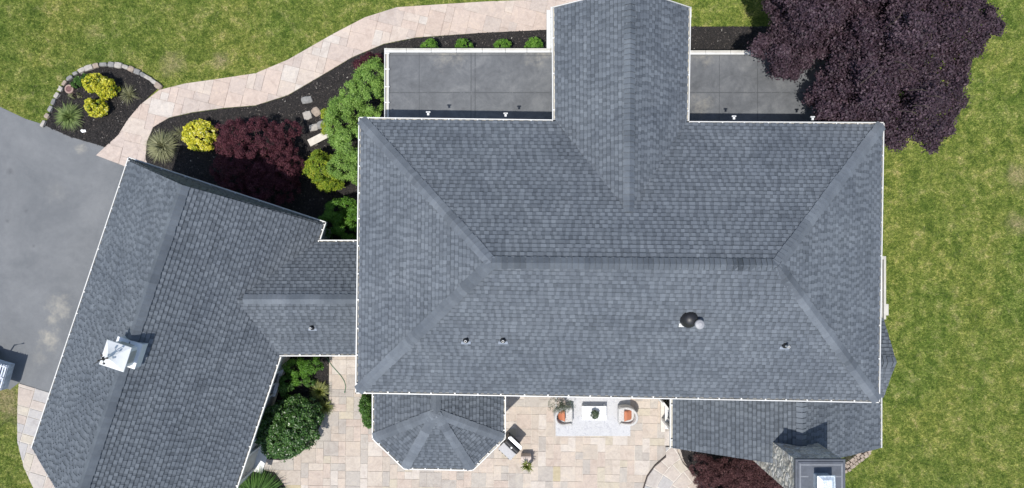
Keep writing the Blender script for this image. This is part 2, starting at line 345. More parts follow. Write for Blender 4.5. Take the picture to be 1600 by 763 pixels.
def gutter(name, p0, p1, inward, parent, step=.74, wd=.125, z=None, start=.3):
    """open U gutter whose outer top edge runs p0-p1; hidden hangers cross it"""
    p0, p1, w = Vector(p0), Vector(p1), Vector(inward).normalized(); d = (p1 - p0).normalized(); L = (p1 - p0).length; mb = MB()
    def bar(s0, s1, a0, a1, z0, z1, mi=0):
        P = [p0 + d * s + w * a + Vector((0, 0, zz)) for zz in (z0, z1) for s, a in ((s0, a0), (s1, a0), (s1, a1), (s0, a1))]
        for f in ((3, 2, 1, 0), (4, 5, 6, 7), (0, 1, 5, 4), (1, 2, 6, 5), (2, 3, 7, 6), (3, 0, 4, 7)): mb.poly([P[i] for i in f], mi)
    bar(0, L, 0, .032, -.12, 0); bar(0, L, wd - .018, wd, -.12, -.012); bar(0.003, L - .003, .032, wd - .018, -.12, -.085, 1)
    bar(0, .012, .032, wd - .018, -.085, -.004); bar(L - .012, L, .032, wd - .018, -.085, -.004)
    bar(0, L, wd + .003, wd + .028, -.2, -.03)
    s = start
    while s < L - .1:
        bar(s, s + .045, .02, wd + .06, -.018, .010); s += step + random.uniform(-.06, .06)
    return obj(name, mb, ['white', 'gut_in'], parent)
def windowo(parent, c, w, h, nrm):
    """window on a wall: frame proud of it, glass set back"""
    n = Vector(nrm).normalized(); rz = math.atan2(n.y, n.x) + math.pi / 2
    mb = MB(); c = Vector(c)
    def loc(a, zz, off): t = Vector((math.cos(rz), math.sin(rz), 0)); return c + t * a + Vector((0, 0, zz)) + n * off
    for a in (-w / 2, 0, w / 2): mb.box(loc(a, 0, .03), (.07 if a else .05, .06, h), rz)
    for zz in (-h / 2, 0, h / 2): mb.box(loc(0, zz, .034), (w + .12, .07, .08), rz)
    mb.box(loc(0, -h / 2 - .05, .06), (w + .2, .14, .05), rz)
    o = obj('window', mb, 'white', parent); g = MB(); g.box(loc(0, 0, .008), (w, .012, h), rz); obj('pane', g, 'glass_dark', o); return o

# ================================================================== HOUSE
ZE, ZR = 5.7, 8.35
TL, TR, BR, BL = U(560, 183, ZE), U(1382, 191, ZE), U(1375, 630, ZE), U(555, 615, ZE)
house = thing('house', 'large white two-storey house under a grey-blue shingled hip roof with a north cross gable', 'house', (3.6, -.5, 0))
def inset(poly, d):
    n = len(poly); out = []
    for i in range(n):
        p, a, b = poly[i], poly[i - 1], poly[(i + 1) % n]
        e0 = (p - a).normalized(); e1 = (b - p).normalized(); n0 = Vector((-e0.y, e0.x, 0)); n1 = Vector((-e1.y, e1.x, 0))
        k = (n0 + n1); k = k / (1 + n0.dot(n1)); out.append(p + k * d)
    return out
MG = [BL, BR, TR, TL]                      # counter-clockwise from above
eb, ee, et, ew = inset(MG, .10)            # roof corners
eb, ee, et, ew = [p + Vector((0, 0, .02)) for p in (eb, ee, et, ew)]
RA, RB = U(768, 410.5, ZR), U(1214, 414, ZR)
mb = MB()
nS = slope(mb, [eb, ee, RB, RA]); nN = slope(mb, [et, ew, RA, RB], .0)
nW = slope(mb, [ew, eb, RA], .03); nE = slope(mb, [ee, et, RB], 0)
mroof = obj('main_roof', mb, 'shingle', house)
mb = MB()
caps(mb, RA, RB, nN, nS); caps(mb, eb, RA, nS, nW, lift=.035); caps(mb, ew, RA, nN, nW, lift=.035); caps(mb, ee, RB, nS, nE, lift=.035); caps(mb, et, RB, nN, nE, lift=.035)
obj('ridge_cap', mb, 'shingle', mroof)
gutter('gutter', BL, BR, (0, 1, 0), mroof); gutter('gutter', BL, TL, (1, 0, 0), mroof, step=.9)
gutter('gutter', BR, TR, (-1, 0, 0), mroof, step=1.1)
CW, CE = 864, 1077                        # cross gable gutters
gutter('gutter', TL, U(864, 187, ZE), (0, -1, 0), mroof, step=.9); gutter('gutter', U(1077, 189.5, ZE), TR, (0, -1, 0), mroof, step=.75)
# cross gable roof
ZC = 7.5
cg = bpy.data.objects
wS, wN, eS, eN = U(863, 187, ZE), U(862, 13, ZE), U(1077, 189, ZE), U(1080, 13, ZE)
off = Vector((.1, 0, .02))
rS = U(983, 336, ZC); rN = Vector((U(985, 0, ZC).x, wN.y, ZC))
mb = MB(); o2 = Vector((-.1, 0, .02))
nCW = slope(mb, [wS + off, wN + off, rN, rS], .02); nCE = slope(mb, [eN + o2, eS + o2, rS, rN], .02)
croof = obj('cross_gable_roof', mb, 'shingle', house)
mb = MB(); caps(mb, rS + Vector((0, .1, 0)), rN, nCW, nCE, base=.66); obj('ridge_cap', mb, 'shingle', croof)
gutter('gutter', wS, wN, (1, 0, 0), croof, step=1.2); gutter('gutter', eS, eN, (-1, 0, 0), croof, step=1.2)
mb = MB()                                   # rake and fascia boards
for a, b in ((wN, rN), (eN, rN)):
    a = a + Vector((0, .015, -.02)); b = b + Vector((0, .015, -.02)); mb.poly([a, b, b - Vector((0, 0, .22)), a - Vector((0, 0, .22))]);
    mb.poly([a, b, b + Vector((0, .03, 0)), a + Vector((0, .03, 0))]); mb.poly([a + Vector((0, .03, 0)), b + Vector((0, .03, 0)), b + Vector((0, .03, -.22)), a + Vector((0, .03, -.22))])
mb.box(wN + Vector((.22, -.1, -.12)), (.5, .35, .06)); mb.box(eN + Vector((-.22, -.1, -.12)), (.5, .35, .06))
obj('rake_board', mb, 'white', croof)
# walls
mb = MB(); wl = inset(MG, .5); mb.prism(wl, 0, ZE - .1)
cwx, cex, cny = wN.x + .5, eN.x - .5, wN.y - .4
mb.prism([Vector((cwx, 3, 0)), Vector((cex, 3, 0)), Vector((cex, cny, 0)), Vector((cwx, cny, 0))], 0, ZE - .1)
mb.poly([(cwx - .2, cny, ZE - .12), (cex + .2, cny, ZE - .12), (rN.x, cny, ZC - .15)])
wall = obj('wall', mb, 'siding', house)
mb = MB(); soff = inset(MG, .11); sf = [p + Vector((0, 0, -.17)) for p in soff]; mb.prism(sf, ZE - .16, ZE - .12); obj('soffit', mb, 'white', house)
for x in (-3, 0, 3, 6): windowo(wall, (x - .8, wl[0].y + (x + 5) * -.014 - .005, 4.3), 1.0, 1.3, (0, -1, 0))
for x in (-3, -.5, 7.5, 10): windowo(wall, (x, wl[3].y + (x + 5) * -.012 + .02, 4.6), .9, 1.2, (0, 1, 0))
for x in (2.6, 4.4): windowo(wall, (x, cny, 4.3), .9, 1.3, (0, 1, 0))
for y in (-3, 0, 2.5): windowo(wall, (wl[1].x + .01 + (y + 4.5) * .014, y, 4.3), .9, 1.3, (1, 0, 0)); windowo(wall, (wl[0].x + .01 + (y + 4.3) * .014 - .03, y, 4.3), .9, 1.3, (-1, 0, 0))
# plumbing vents
def roofz(P0, n, x, y): return P0.z - (n.x * (x - P0.x) + n.y * (y - P0.y)) / n.z
def onroof(px, py, P0, n):
    z = 6.0
    for _ in range(12): p = U(px, py, z); z = roofz(P0, n, p.x, p.y)
    return U(px, py, z)
def vent(px, py, P0, n, parent, h=.28, tip='lead', lab=None):
    b = onroof(px, py, P0, n); mb = MB()
    t = n.cross(Vector((1, 0, 0))).normalized()
    t = -t if t.z > 0 else t
    q = lambda a, c, h_: b + Vector((1, 0, 0)) * a + t * c + n * h_
    F = [q(-.15, .02, .034), q(.15, .02, .034), q(.15, .13, .034), q(-.15, .13, .034)]; G = [p - n * .03 for p in F]
    mb.poly(F); [mb.poly([F[i], F[(i + 1) % 4], G[(i + 1) % 4], G[i]]) for i in range(4)]
    mb.lathe(b, [(.095, 0), (.085, .07), (.06, .11), (.045, .14), (.04, .14)], 14, 1)
    mb.lathe(b, [(.038, .05), (.038, h), (.026, h), (.026, h - .15)], 14, 2); mb.lathe(b + Vector((0, 0, h - .14)), [(.026, 0), (0, 0)], 14, 3)
    return obj('vent_pipe', mb, ['lead', 'black', 'white', 'black'], parent)
vent(728, 532, ee, nS, mroof); vent(786, 532, ee, nS, mroof); v_ = vent(1226, 540, ee, nS, mroof, .36)
mb = MB(); b = onroof(1077, 498, ee, nS)                       # exhaust fan with metal flue
mb.lathe(b - Vector((0, 0, .08)), [(.30, 0), (.27, .12), (.20, .28), (.14, .34), (0, .36)], 22, 0)
obj('exhaust_vent', mb, 'black', mroof, smooth=True)
mb = MB(); b = onroof(1088, 505, ee, nS); mb.lathe(b - Vector((0, 0, .1)), [(.10, 0), (.10, .42), (.145, .44), (.15, .50), (.13, .53), (.05, .56), (0, .56)], 22, 0)
tb = MB(); obj('metal_flue', mb, ['steel'], mroof)
mb = MB(); b = onroof(1068, 508, ee, nS); mb.box(b + Vector((-.05, 0, .03)), (.2, .13, .02), 0, 0, rx=.52); mb.box(b + Vector((.17, -.01, .03)), (.26, .1, .02), 0, 1, rx=.52)
obj('flashing', mb, ['white', 'copper'], mroof)

# flat-roofed wings
def flat_wing(name, W_, E_, N_, S_, sideW, sideE):
    mb = MB(); z = 3.2; mb.prism([Vector((W_, S_, 0)), Vector((E_, S_, 0)), Vector((E_, N_, 0)), Vector((W_, N_, 0))], z - .08, z)
    r = obj(name, mb, 'membrane', house)
    mb = MB(); x_ = W_ - .13 * sideW
    while x_ < E_ + .1 * sideE:
        w_ = min(random.uniform(.75, .95), E_ + .13 * sideE - x_); mb.box((x_ + w_ / 2, N_ + .085, z), (w_ - .012, .085, .15)); mb.box((x_ + w_ / 2, N_ + .008, z + .006), (w_ - .012, .065, .17), 0, 1); x_ += w_
    obj('coping', mb, ['gut_in', 'white'], r)
    if sideW: gutter('gutter', (W_ - .13, S_, z + .08), (W_ - .13, N_ + .13, z + .08), (1, 0, 0), r, step=.6, wd=.13)
    if sideE: gutter('gutter', (E_ + .13, S_, z + .08), (E_ + .13, N_ + .13, z + .08), (-1, 0, 0), r, step=.6, wd=.13)
    w = MB(); w.box(((W_ + E_) / 2, (N_ + S_) / 2 - .04, (z - .09) / 2), (E_ - W_ - .1, N_ - S_ - .1, z - .09)); ww = obj('wall', w, 'siding', house)
    for i in range(4): windowo(ww, (W_ + (i + .5) * (E_ - W_) / 4, N_ - .09, 1.6), .9, 1.4, (0, 1, 0))
NW = U(603, 73, 3.28); NE_ = U(861, 78, 3.28)
sy = wl[3].y - .1
flat_wing('flat_roof', NW.x + .07, cwx, (NW.y + NE_.y) / 2 - .13, sy, True, False)
a_ = U(1080, 78, 3.28); b_ = U(1335, 82, 3.28)
flat_wing('flat_roof', cex, b_.x - .07, (a_.y + b_.y) / 2 - .1, sy, False, True)
for px, py in ((669, 180), (790, 182), (1147, 186.5), (1270, 187.5)):      # lights on the eave, throwing shade on the flat roofs
    p = U(px, py, ZE); mb = MB(); mb.box(p + Vector((0, .045, -.02)), (.07, .1, .05)); mb.box(p + Vector((0, .10, -.02)), (.14, .04, .05)); obj('eave_light', mb, 'white', mroof)
mb = MB(); a = U(857, 16, 3.28); b = U(857, 76, 3.28); mb.box(((a.x + b.x) / 2, (a.y + b.y) / 2, 3.2), (.13, a.y - b.y, .16)); mb.box(((a.x + b.x) / 2 + .25, (a.y + b.y) / 2, 3.17), (.38, a.y - b.y - .05, .12))
obj('porch_ledge', mb, 'white', house)
# south-east wing
def gable_ns(name, gx0, gx1, ytop, ybot, ze, zr, back=0, step=.9):
    cx = (gx0 + gx1) / 2; mb = MB(); a0, a1 = Vector((gx0 + .1, ytop, ze + .02)), Vector((gx0 + .1, ybot, ze + .02)); b0, b1 = Vector((gx1 - .1, ytop, ze + .02)), Vector((gx1 - .1, ybot, ze + .02))
    r0, r1 = Vector((cx, ytop, zr)), Vector((cx, ybot, zr))
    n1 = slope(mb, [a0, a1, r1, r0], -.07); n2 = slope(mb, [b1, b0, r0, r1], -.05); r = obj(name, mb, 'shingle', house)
    mb = MB(); caps(mb, r0, r1, n1, n2, base=.6); obj('ridge_cap', mb, 'shingle', r)
    gutter('gutter', (gx0, ytop, ze), (gx0, ybot, ze), (1, 0, 0), r, step=1.3); gutter('gutter', (gx1, ytop, ze), (gx1, ybot, ze), (-1, 0, 0), r, step=1.3)
    return r, n1, n2, a0
g0, g1 = U(1047, 660, 3).x, U(1378.5, 660, 3).x; yb = U(1048, 700, 3).y; yt = wl[0].y + .1
sroof, nA, nB, sA = gable_ns('southeast_wing_roof', g0, g1, yt, yb, 3.0, 5.3)
mb = MB(); sx0, sx1, sy1 = g0 + .42, g1 - .45, yb + .3
mb.box(((sx0 + sx1) / 2, (yt + sy1) / 2, 1.42), (sx1 - sx0, yt - sy1, 2.84)); mb.poly([(sx0 - .2, sy1, 2.85), (sx1 + .2, sy1, 2.85), ((sx0 + sx1) / 2, sy1, 5.1)])
swall = obj('wall', mb, 'siding', house)
for y in (-5.75, -6.95): windowo(swall, (sx0, y, 1.5), .7, 1.3, (-1, 0, 0))
windowo(swall, (sx0 + 1.3, sy1, 1.5), 1.0, 1.4, (0, -1, 0))
mb = MB(); mb.box((sx0 - .08, -6.9, .09), (.17, 1.6, .16)); obj('step', mb, 'bench', house)
for x_, y_ in ((sx0 - .1, yb + .36), (sx0 - .07, -5.25)): mb = MB(); mb.box((x_, y_, 1.5), (.09, .09, 2.9)); obj('downspout', mb, 'white', house)
# open glazed door on the patio side
mb = MB(); hx, hy, aa = sx0 - .03, -6.62, math.radians(128); W_ = .72
for t0, t1, z0, z1 in ((0, .1, 0, 2.05), (W_ - .1, W_, 0, 2.05), (.1, W_ - .1, 0, .5), (.1, W_ - .1, 1.95, 2.05), (.1, W_ - .1, 1.1, 1.2)):
    m_ = (t0 + t1) / 2; mb.box((hx + math.cos(aa) * m_, hy + math.sin(aa) * m_, .06 + (z0 + z1) / 2), (t1 - t0, .045, z1 - z0), aa)
dor = obj('door', mb, 'white', house); mb = MB(); mb.box((hx + math.cos(aa) * W_ / 2, hy + math.sin(aa) * W_ / 2, 1.3), (W_ - .2, .012, 1.5), aa); obj('pane', mb, 'glass_dark', dor)
mb = MB(); mb.box((sx0 - .02, -6.2, 1.1), (.03, .8, 2.1)); obj('door_frame', mb, 'glass_dark', house)
tag(dor, 'white glazed patio door standing open')
# octagonal bay
zb, za = 3.0, 4.42
bc = UL([(581, 600), (581, 686), (631, 734), (739, 736), (790, 686), (791, 600)], zb); ap = U(681, 646, za)
bc[0].y = bc[5].y = yt; ro = Vector((ap.x, yt, za))
mb = MB(); ins = []
for i, p in enumerate(bc): d = (Vector((ap.x, ap.y, zb)) - p).normalized(); ins.append(p + d * .115 + Vector((0, 0, .02)))
ins[0] = Vector((bc[0].x + .1, yt, zb + .02)); ins[5] = Vector((bc[5].x - .1, yt, zb + .02)); ns = []
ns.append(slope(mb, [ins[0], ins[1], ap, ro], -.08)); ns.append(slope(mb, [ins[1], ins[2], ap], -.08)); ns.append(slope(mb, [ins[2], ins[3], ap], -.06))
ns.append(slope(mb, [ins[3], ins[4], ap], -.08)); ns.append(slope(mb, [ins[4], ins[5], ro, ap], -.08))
broof = obj('bay_roof', mb, 'shingle', house); mb = MB()
for i in range(4): caps(mb, ins[i + 1], ap, ns[i], ns[i + 1], .17, base=.66)
caps(mb, ap, ro, ns[0], ns[4], .18, base=.62); obj('ridge_cap', mb, 'shingle', broof)
cen = Vector((ap.x, ap.y + .8, zb))
for i in range(5):
    m_ = (bc[i] + bc[i + 1]) / 2; e_ = (bc[i + 1] - bc[i]).normalized(); w_ = Vector((-e_.y, e_.x, 0)); w_ = w_ if w_.dot(cen - m_) > 0 else -w_
    gutter('gutter', bc[i], bc[i + 1], w_, broof, step=.5, wd=.11)
mb = MB(); bw = [p + (Vector((cen.x, cen.y, p.z)) - p).normalized() * .42 for p in bc]; bw[0].y = bw[5].y = yt; mb.prism(ccw([(p.x, p.y) for p in bw]), 0, 2.9)
bwall = obj('wall', mb, 'siding', house)
for i in range(5):
    m_ = (bw[i] + bw[i + 1]) / 2; e_ = (bw[i + 1] - bw[i]).normalized(); w_ = Vector((e_.y, -e_.x, 0)); w_ = w_ if w_.dot(cen - m_) < 0 else -w_
    windowo(bwall, (m_.x, m_.y, 1.6), .9, 1.3, w_)
# east porch gable and flat bay
pA, pB = U(1380, 497, 3), U(1379, 622, 3); cy_ = (pA.y + pB.y) / 2; x0 = wl[1].x - .1; mb = MB(); zp = 3.88
n1 = slope(mb, [(x0, pA.y - .03, 3.02), (pA.x, pA.y - .03, 3.02), (pA.x, cy_, zp), (x0, cy_, zp)], -.1); n2 = slope(mb, [(pA.x, pB.y + .03, 3.02), (x0, pB.y + .03, 3.02), (x0, cy_, zp), (pA.x, cy_, zp)], -.05)
pr = obj('porch_roof', mb, 'shingle', house); mb = MB(); caps(mb, Vector((x0, cy_, zp)), Vector((pA.x, cy_, zp)), n1, n2, base=.5); obj('ridge_cap', mb, 'shingle', pr)
mb = MB(); mb.box(((x0 + pA.x) / 2 - .1, cy_, 1.45), (pA.x - x0 - .2, pA.y - pB.y - .5, 2.9)); mb.poly([(pA.x - .25, pA.y, 2.95), (pA.x - .25, pB.y, 2.95), (pA.x - .25, cy_, zp - .1)]); obj('wall', mb, 'siding', house)
eA, eB = U(1384, 403, 2.9), U(1384, 497, 2.9); mb = MB(); mb.box(((x0 + eA.x) / 2, (eA.y + eB.y) / 2, 1.4), (eA.x - x0 - .1, eA.y - eB.y, 2.8)); obj('wall', mb, 'siding', house)
mb = MB(); mb.box((eA.x - .04, (eA.y + eB.y) / 2, 2.85), (.08, eA.y - eB.y + .1, .14)); mb.box(((x0 + eA.x) / 2, eA.y, 2.85), (eA.x - x0, .12, .13)); mb.box((eA.x + .06, eB.y + .3, 2.8), (.13, .42, .12))
bayc = obj('coping', mb, 'gut_in', house); mb = MB(); mb.box(((x0 + eA.x) / 2 - .06, (eA.y + eB.y) / 2, 2.82), (eA.x - x0 - .12, eA.y - eB.y - .1, .05)); obj('flat_roof', mb, 'membrane', house)
# chimney
cT = U(1243, 718, 6.85); cs = (1321 - 1243) / (FPX / (CH - 6.85)); cd = 64 / (FPX / (CH - 6.85)); cc = Vector((cT.x + cs / 2, cT.y - cd / 2, 0))
def stonebox(mb, c, d, step=.16):
    """box with an uneven stone face"""
    nx, ny, nz = [max(2, int(v / step)) for v in d]
    def face(o, a, b, na, nb, n):
        G = [[None] * (nb + 1) for _ in range(na + 1)]
        for i in range(na + 1):
            for j in range(nb + 1):
                p = o + a * (i / na) + b * (j / nb); h = noise.noise(p * 3.1) * .05 + noise.noise(p * 8) * .03
                G[i][j] = p + n * (h if 0 < i < na and 0 < j < nb else 0) + Vector((noise.noise(p * 5 + Vector((9, 0, 0))), noise.noise(p * 5 + Vector((0, 9, 0))), 0)) * .02
        for i in range(na):
            for j in range(nb): mb.poly([G[i][j], G[i + 1][j], G[i + 1][j + 1], G[i][j + 1]])
    c = Vector(c); h = Vector(d) / 2; X, Y, Z = Vector((d[0], 0, 0)), Vector((0, d[1], 0)), Vector((0, 0, d[2]))
    o = c - h
    face(o, X, Z, nx, nz, Vector((0, -1, 0))); face(o + Y, X, Z, nx, nz, Vector((0, 1, 0))); face(o, Y, Z, ny, nz, Vector((-1, 0, 0))); face(o + X, Y, Z, ny, nz, Vector((1, 0, 0))); face(o + Z, X, Y, nx, ny, Vector((0, 0, 1)))
mb = MB(); stonebox(mb, (cc.x, cc.y, 3.4), (cs - .06, cd - .06, 6.7))
chim = obj('chimney', mb, 'stone', house)
mb = MB(); mb.box((cc.x, cc.y, 6.79), (cs, cd, .12)); mb.box((cc.x, cc.y, 6.865), (cs - .14, cd - .14, .05), 0, 0)
for sx_ in (-1, 1):
    mb.box((cc.x + sx_ * (cs / 2 - .13), cc.y, 6.87), (.05, cd - .22, .07), 0, 1); mb.box((cc.x, cc.y + sx_ * (cd / 2 - .155), 6.872), (cs - .31, .05, .07), 0, 1)
mb.box((cc.x - .52, cc.y + .12, 6.88), (.25, .05, .04), 0, 1); mb.box((cc.x + .56, cc.y + .12, 6.88), (.2, .05, .04), 0, 1)
obj('chimney_cap', mb, ['slate_cap', 'slate_rim'], chim, bevel=.01)
fl = U(1291, 757, 7.3); mb = MB(); mb.box((fl.x, fl.y, 7.04), (.44, .44, .5), 0, 0); mb.box((fl.x, fl.y, 7.31), (.56, .56, .05), .02, 0); mb.box((fl.x, fl.y, 7.355), (.50, .50, .05), .02, 0, top=.6)
obj('flue', mb, 'galv', chim, bevel=.03)

# ================================================================== GARAGE + link
ZG, ZGR = 3.0, 6.4
gNW, gNE, gSW = U(200, 245, ZG), U(510, 347, ZG), U(48, 700, ZG); gSE = gSW + (gNE - gNW)
garage = thing('garage', 'angled white garage wing with long grey shingled gable roof and small white cupola', 'garage', ((gNW + gSE) / 2).to_tuple()[:2] + (0,))
ex = (gNE - gNW).normalized(); ey = Vector((-ex.y, ex.x, 0)); Z1 = Vector((0, 0, 1))
gn0 = gNW + ex * .1 - ey * .14 + Z1 * .02; gn1 = gNE - ex * .1 - ey * .14 + Z1 * .02; gs0 = gSW + ex * .1 + Z1 * .02; gs1 = gSE - ex * .1 + Z1 * .02
rn = (gn0 + gn1) / 2; rn.z = ZGR; rs = (gs0 + gs1) / 2; rs.z = ZGR
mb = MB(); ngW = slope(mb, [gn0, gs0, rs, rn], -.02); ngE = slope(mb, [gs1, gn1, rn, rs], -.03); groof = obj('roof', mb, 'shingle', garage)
mb = MB(); caps(mb, rs, rn, ngW, ngE, base=.6, half=.21); obj('ridge_cap', mb, 'shingle', groof)
mb = MB()                                                        # shingled north gable under the rake
slope(mb, [gn0 + ey * .05, gn1 + ey * .05, rn - Z1 * .06 + ey * -.02], -.25, .03); obj('gable_face', mb, 'shingle', garage)
gutter('gutter', gNW, gNE, -ey, groof, step=.95); gutter('gutter', gNW, gSW, ex, groof, step=.8)
pK = U(500, 374, ZG); gdir = (gSE - gNE).normalized()
gutter('gutter', gNE, gNE + gdir * (pK - gNE).length, -ex, groof, step=.9); pL = U(440, 559, ZG); tL = (pL - gNE).dot(gdir)
gutter('gutter', gNE + gdir * tL, gSE, -ex, groof, step=.8)
mb = MB(); w4 = [gSW + ex * .42 + ey * .3, gSE - ex * .42 + ey * .3, gNE - ex * .42 - ey * .4, gNW + ex * .42 - ey * .4]; mb.prism(w4, 0, 2.88)
mb.poly([w4[0] - ex * .3, w4[1] + ex * .3, (w4[0] + w4[1]) / 2 + Z1 * 3.1]); gwall = obj('wall', mb, 'siding', garage)
ang = math.atan2(ex.y, ex.x)
def onwall(d, z, side=1): return gNE - ex * .42 + gdir * d + Z1 * (z - ZG) if side == 1 else gNW + ex * .42 + gdir * d + Z1 * (z - ZG)
L_ = (gSE - gNE).length
for d in (L_ * .60,): windowo(gwall, onwall(d, 1.6), 1.0, 1.4, ex)
for d in (2.2, 5.5, 8.8):
    q = onwall(d, 1.1, 0); mb = MB(); mb.box(q - ex * .02, (.06, 2.5, 2.2), ang); o_ = obj('garage_door', mb, 'white', garage); mb = MB()
    for k in range(4): mb.box(q - ex * .06 + gdir * (k - 1.5) * .6 + Z1 * .75, (.02, .4, .3), ang)
    obj('pane', mb, 'glass_dark', o_)
dq = (U(396, 711, .1) - gNE).dot(gdir)                              # side door with white frame and threshold step
mb = MB(); mb.box(onwall(dq, 1.1) + ex * .012, (.02, .95, 2.1), ang); sdoor = obj('door', mb, 'gut_in', garage)
mb = MB(); mb.lathe(onwall(dq + .38, 1.05) + ex * .06, [(0, -.03), (.03, 0), (0, .03)], 8); obj('handle', mb, 'steel', sdoor)
mb = MB()
for k_ in (-.54, .54): mb.box(onwall(dq + k_, 1.1) + ex * .05, (.1, .11, 2.2), ang)
mb.box(onwall(dq, 2.26) + ex * .055, (.11, 1.2, .12), ang); obj('door_frame', mb, 'white', garage)
mb = MB(); mb.box(onwall(dq, .07) + ex * .22, (.40, 1.25, .14), ang); obj('step', mb, 'white', garage)
mb = MB(); mb.box(onwall(dq - 1.1, 1.45) + ex * .05, (.09, .09, 2.8), ang); obj('downspout', mb, 'white', garage)
# cupola
tC = (U(188, 556, 6.9) - rn).dot((rs - rn).normalized()); cb = rn + (rs - rn).normalized() * tC
mb = MB(); s_ = .64
mb.box((cb.x, cb.y, 6.12), (s_ + .18, s_ + .18, .56), ang, 0, top=.93); mb.box((cb.x, cb.y, 6.42), (s_ + .2, s_ + .2, .07), ang); mb.box((cb.x, cb.y, 6.72), (s_ - .02, s_ - .02, .6), ang)
mb.box((cb.x, cb.y, 7.04), (s_ + .02, s_ + .02, .06), ang); cup = obj('cupola', mb, 'white_wood', garage)
mb = MB(); n_ = 8; prev = None
for k in range(n_ + 1):                                            # concave pyramid roof
    t = k / n_; r_ = (s_ / 2 + .07) * (1 - t) ** 1.5 + .012; zz = 7.07 + .44 * t
    ring = [(cb.x + math.cos(ang + a_) * r_ * 1.414, cb.y + math.sin(ang + a_) * r_ * 1.414, zz) for a_ in (math.pi / 4, 3 * math.pi / 4, 5 * math.pi / 4, 7 * math.pi / 4)]
    if prev: [mb.poly([prev[i], prev[(i + 1) % 4], ring[(i + 1) % 4], ring[i]]) for i in range(4)]
    else: mb.poly(ring[::-1]); lo = [(x, y, z - .05) for x, y, z in ring]; [mb.poly([lo[i], lo[(i + 1) % 4], ring[(i + 1) % 4], ring[i]]) for i in range(4)]; mb.poly(lo)
    prev = ring
obj('cupola_roof', mb, 'white_wood', cup)
mb = MB()
for a_ in range(4):
    for k in range(6):
        th = ang + a_ * math.pi / 2; mb.box((cb.x + math.cos(th) * (s_ / 2), cb.y + math.sin(th) * (s_ / 2), 6.52 + k * .075), (.02, .4, .03), th)
obj('louver', mb, 'gut_in', cup)
mb = MB(); T = Vector((cb.x, cb.y, 7.5)); mb.tube([T, T + Z1 * .5], .014, 8)
va = math.radians(35); vd = Vector((math.cos(va), math.sin(va), 0)); H = T + Z1 * .42
mb.tube([H - vd * .14, H + vd * .16], .012, 6); mb.poly([H - vd * .2 + Z1 * .06, H - vd * .1, H - vd * .2 - Z1 * .06]); mb.tube([H + vd * .12, H + vd * .2], [.05, .002], 6)
for i in range(4): dd = Vector((math.cos(i * math.pi / 2 + .3), math.sin(i * math.pi / 2 + .3), 0)); mb.tube([T + Z1 * .25, T + Z1 * .25 + dd * .12], .01, 6); mb.box(T + Z1 * .25 + dd * .13, (.05, .05, .06))
mb.lathe(T + Z1 * .2, [(0, -.05), (.05, 0), (0, .05)], 10); obj('weathervane', mb, 'black', cup)
# link roof between garage and house
lz, lr = 3.0, 4.5; yN, yS = U(520, 375, lz).y, U(500, 557, lz).y; yR = -1.92; xE = wl[0].x + .1; xW = -10.3
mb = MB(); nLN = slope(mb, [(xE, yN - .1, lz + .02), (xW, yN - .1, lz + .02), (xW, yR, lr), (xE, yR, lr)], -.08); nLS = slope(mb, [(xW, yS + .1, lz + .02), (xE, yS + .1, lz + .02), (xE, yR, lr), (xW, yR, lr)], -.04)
lroof = obj('link_roof', mb, 'shingle', garage); mb = MB(); caps(mb, Vector((-9.35, yR, lr)), Vector((xE, yR, lr)), nLN, nLS, base=.66); obj('ridge_cap', mb, 'shingle', lroof)
gutter('gutter', (U(484, 375, lz).x, yN, lz), (xE, yN, lz), (0, -1, 0), lroof, step=.65); gutter('gutter', (U(422, 557, lz).x, yS, lz), (xE, yS, lz), (0, 1, 0), lroof, step=.75)
vent(488, 512, Vector((xE, yS + .1, lz + .02)), nLS, lroof)
mb = MB(); mb.box((-7.1, (yN + yS) / 2, 1.44), (5.0, yN - yS - .8, 2.88)); obj('wall', mb, 'siding', garage)

# ================================================================== GROUND
def sheet(name, pts, z, mat, z0=None):
    mb = MB(); p = ccw([(q.x, q.y) for q in UL(pts)])
    mb.prism(p, z - .04 if z0 is None else z0, z); return tag(obj(name, mb, mat), kind='structure')
mb = MB(); mb.poly([(-400, -400, 0), (400, -400, 0), (400, 400, 0), (-400, 400, 0)]); tag(obj('lawn', mb, 'lawn'), kind='structure')
sheet('driveway', [(-900, 20), (-60, 142), (0, 167), (40, 186), (72, 196), (112, 206), (160, 222), (200, 240), (300, 280), (300, 640), (90, 628), (30, 598), (16, 609), (0, 603), (-60, 600), (-900, 600)], .012, 'asphalt')
UP = [(151, 243), (165, 230), (185, 212), (200, 188), (220, 164), (250, 141), (290, 131), (340, 124), (400, 115), (450, 94), (485, 74), (520, 54), (570, 28), (620, 12), (680, 8), (760, 3), (860, -1), (1000, -8)]
LO = [(1000, 40), (857, 47), (750, 52), (650, 59), (600, 69), (550, 90), (500, 120), (450, 149), (400, 165), (350, 169), (300, 176), (265, 184), (240, 199), (230, 222), (228, 250), (260, 300), (193, 259)]
WALK = UP + LO
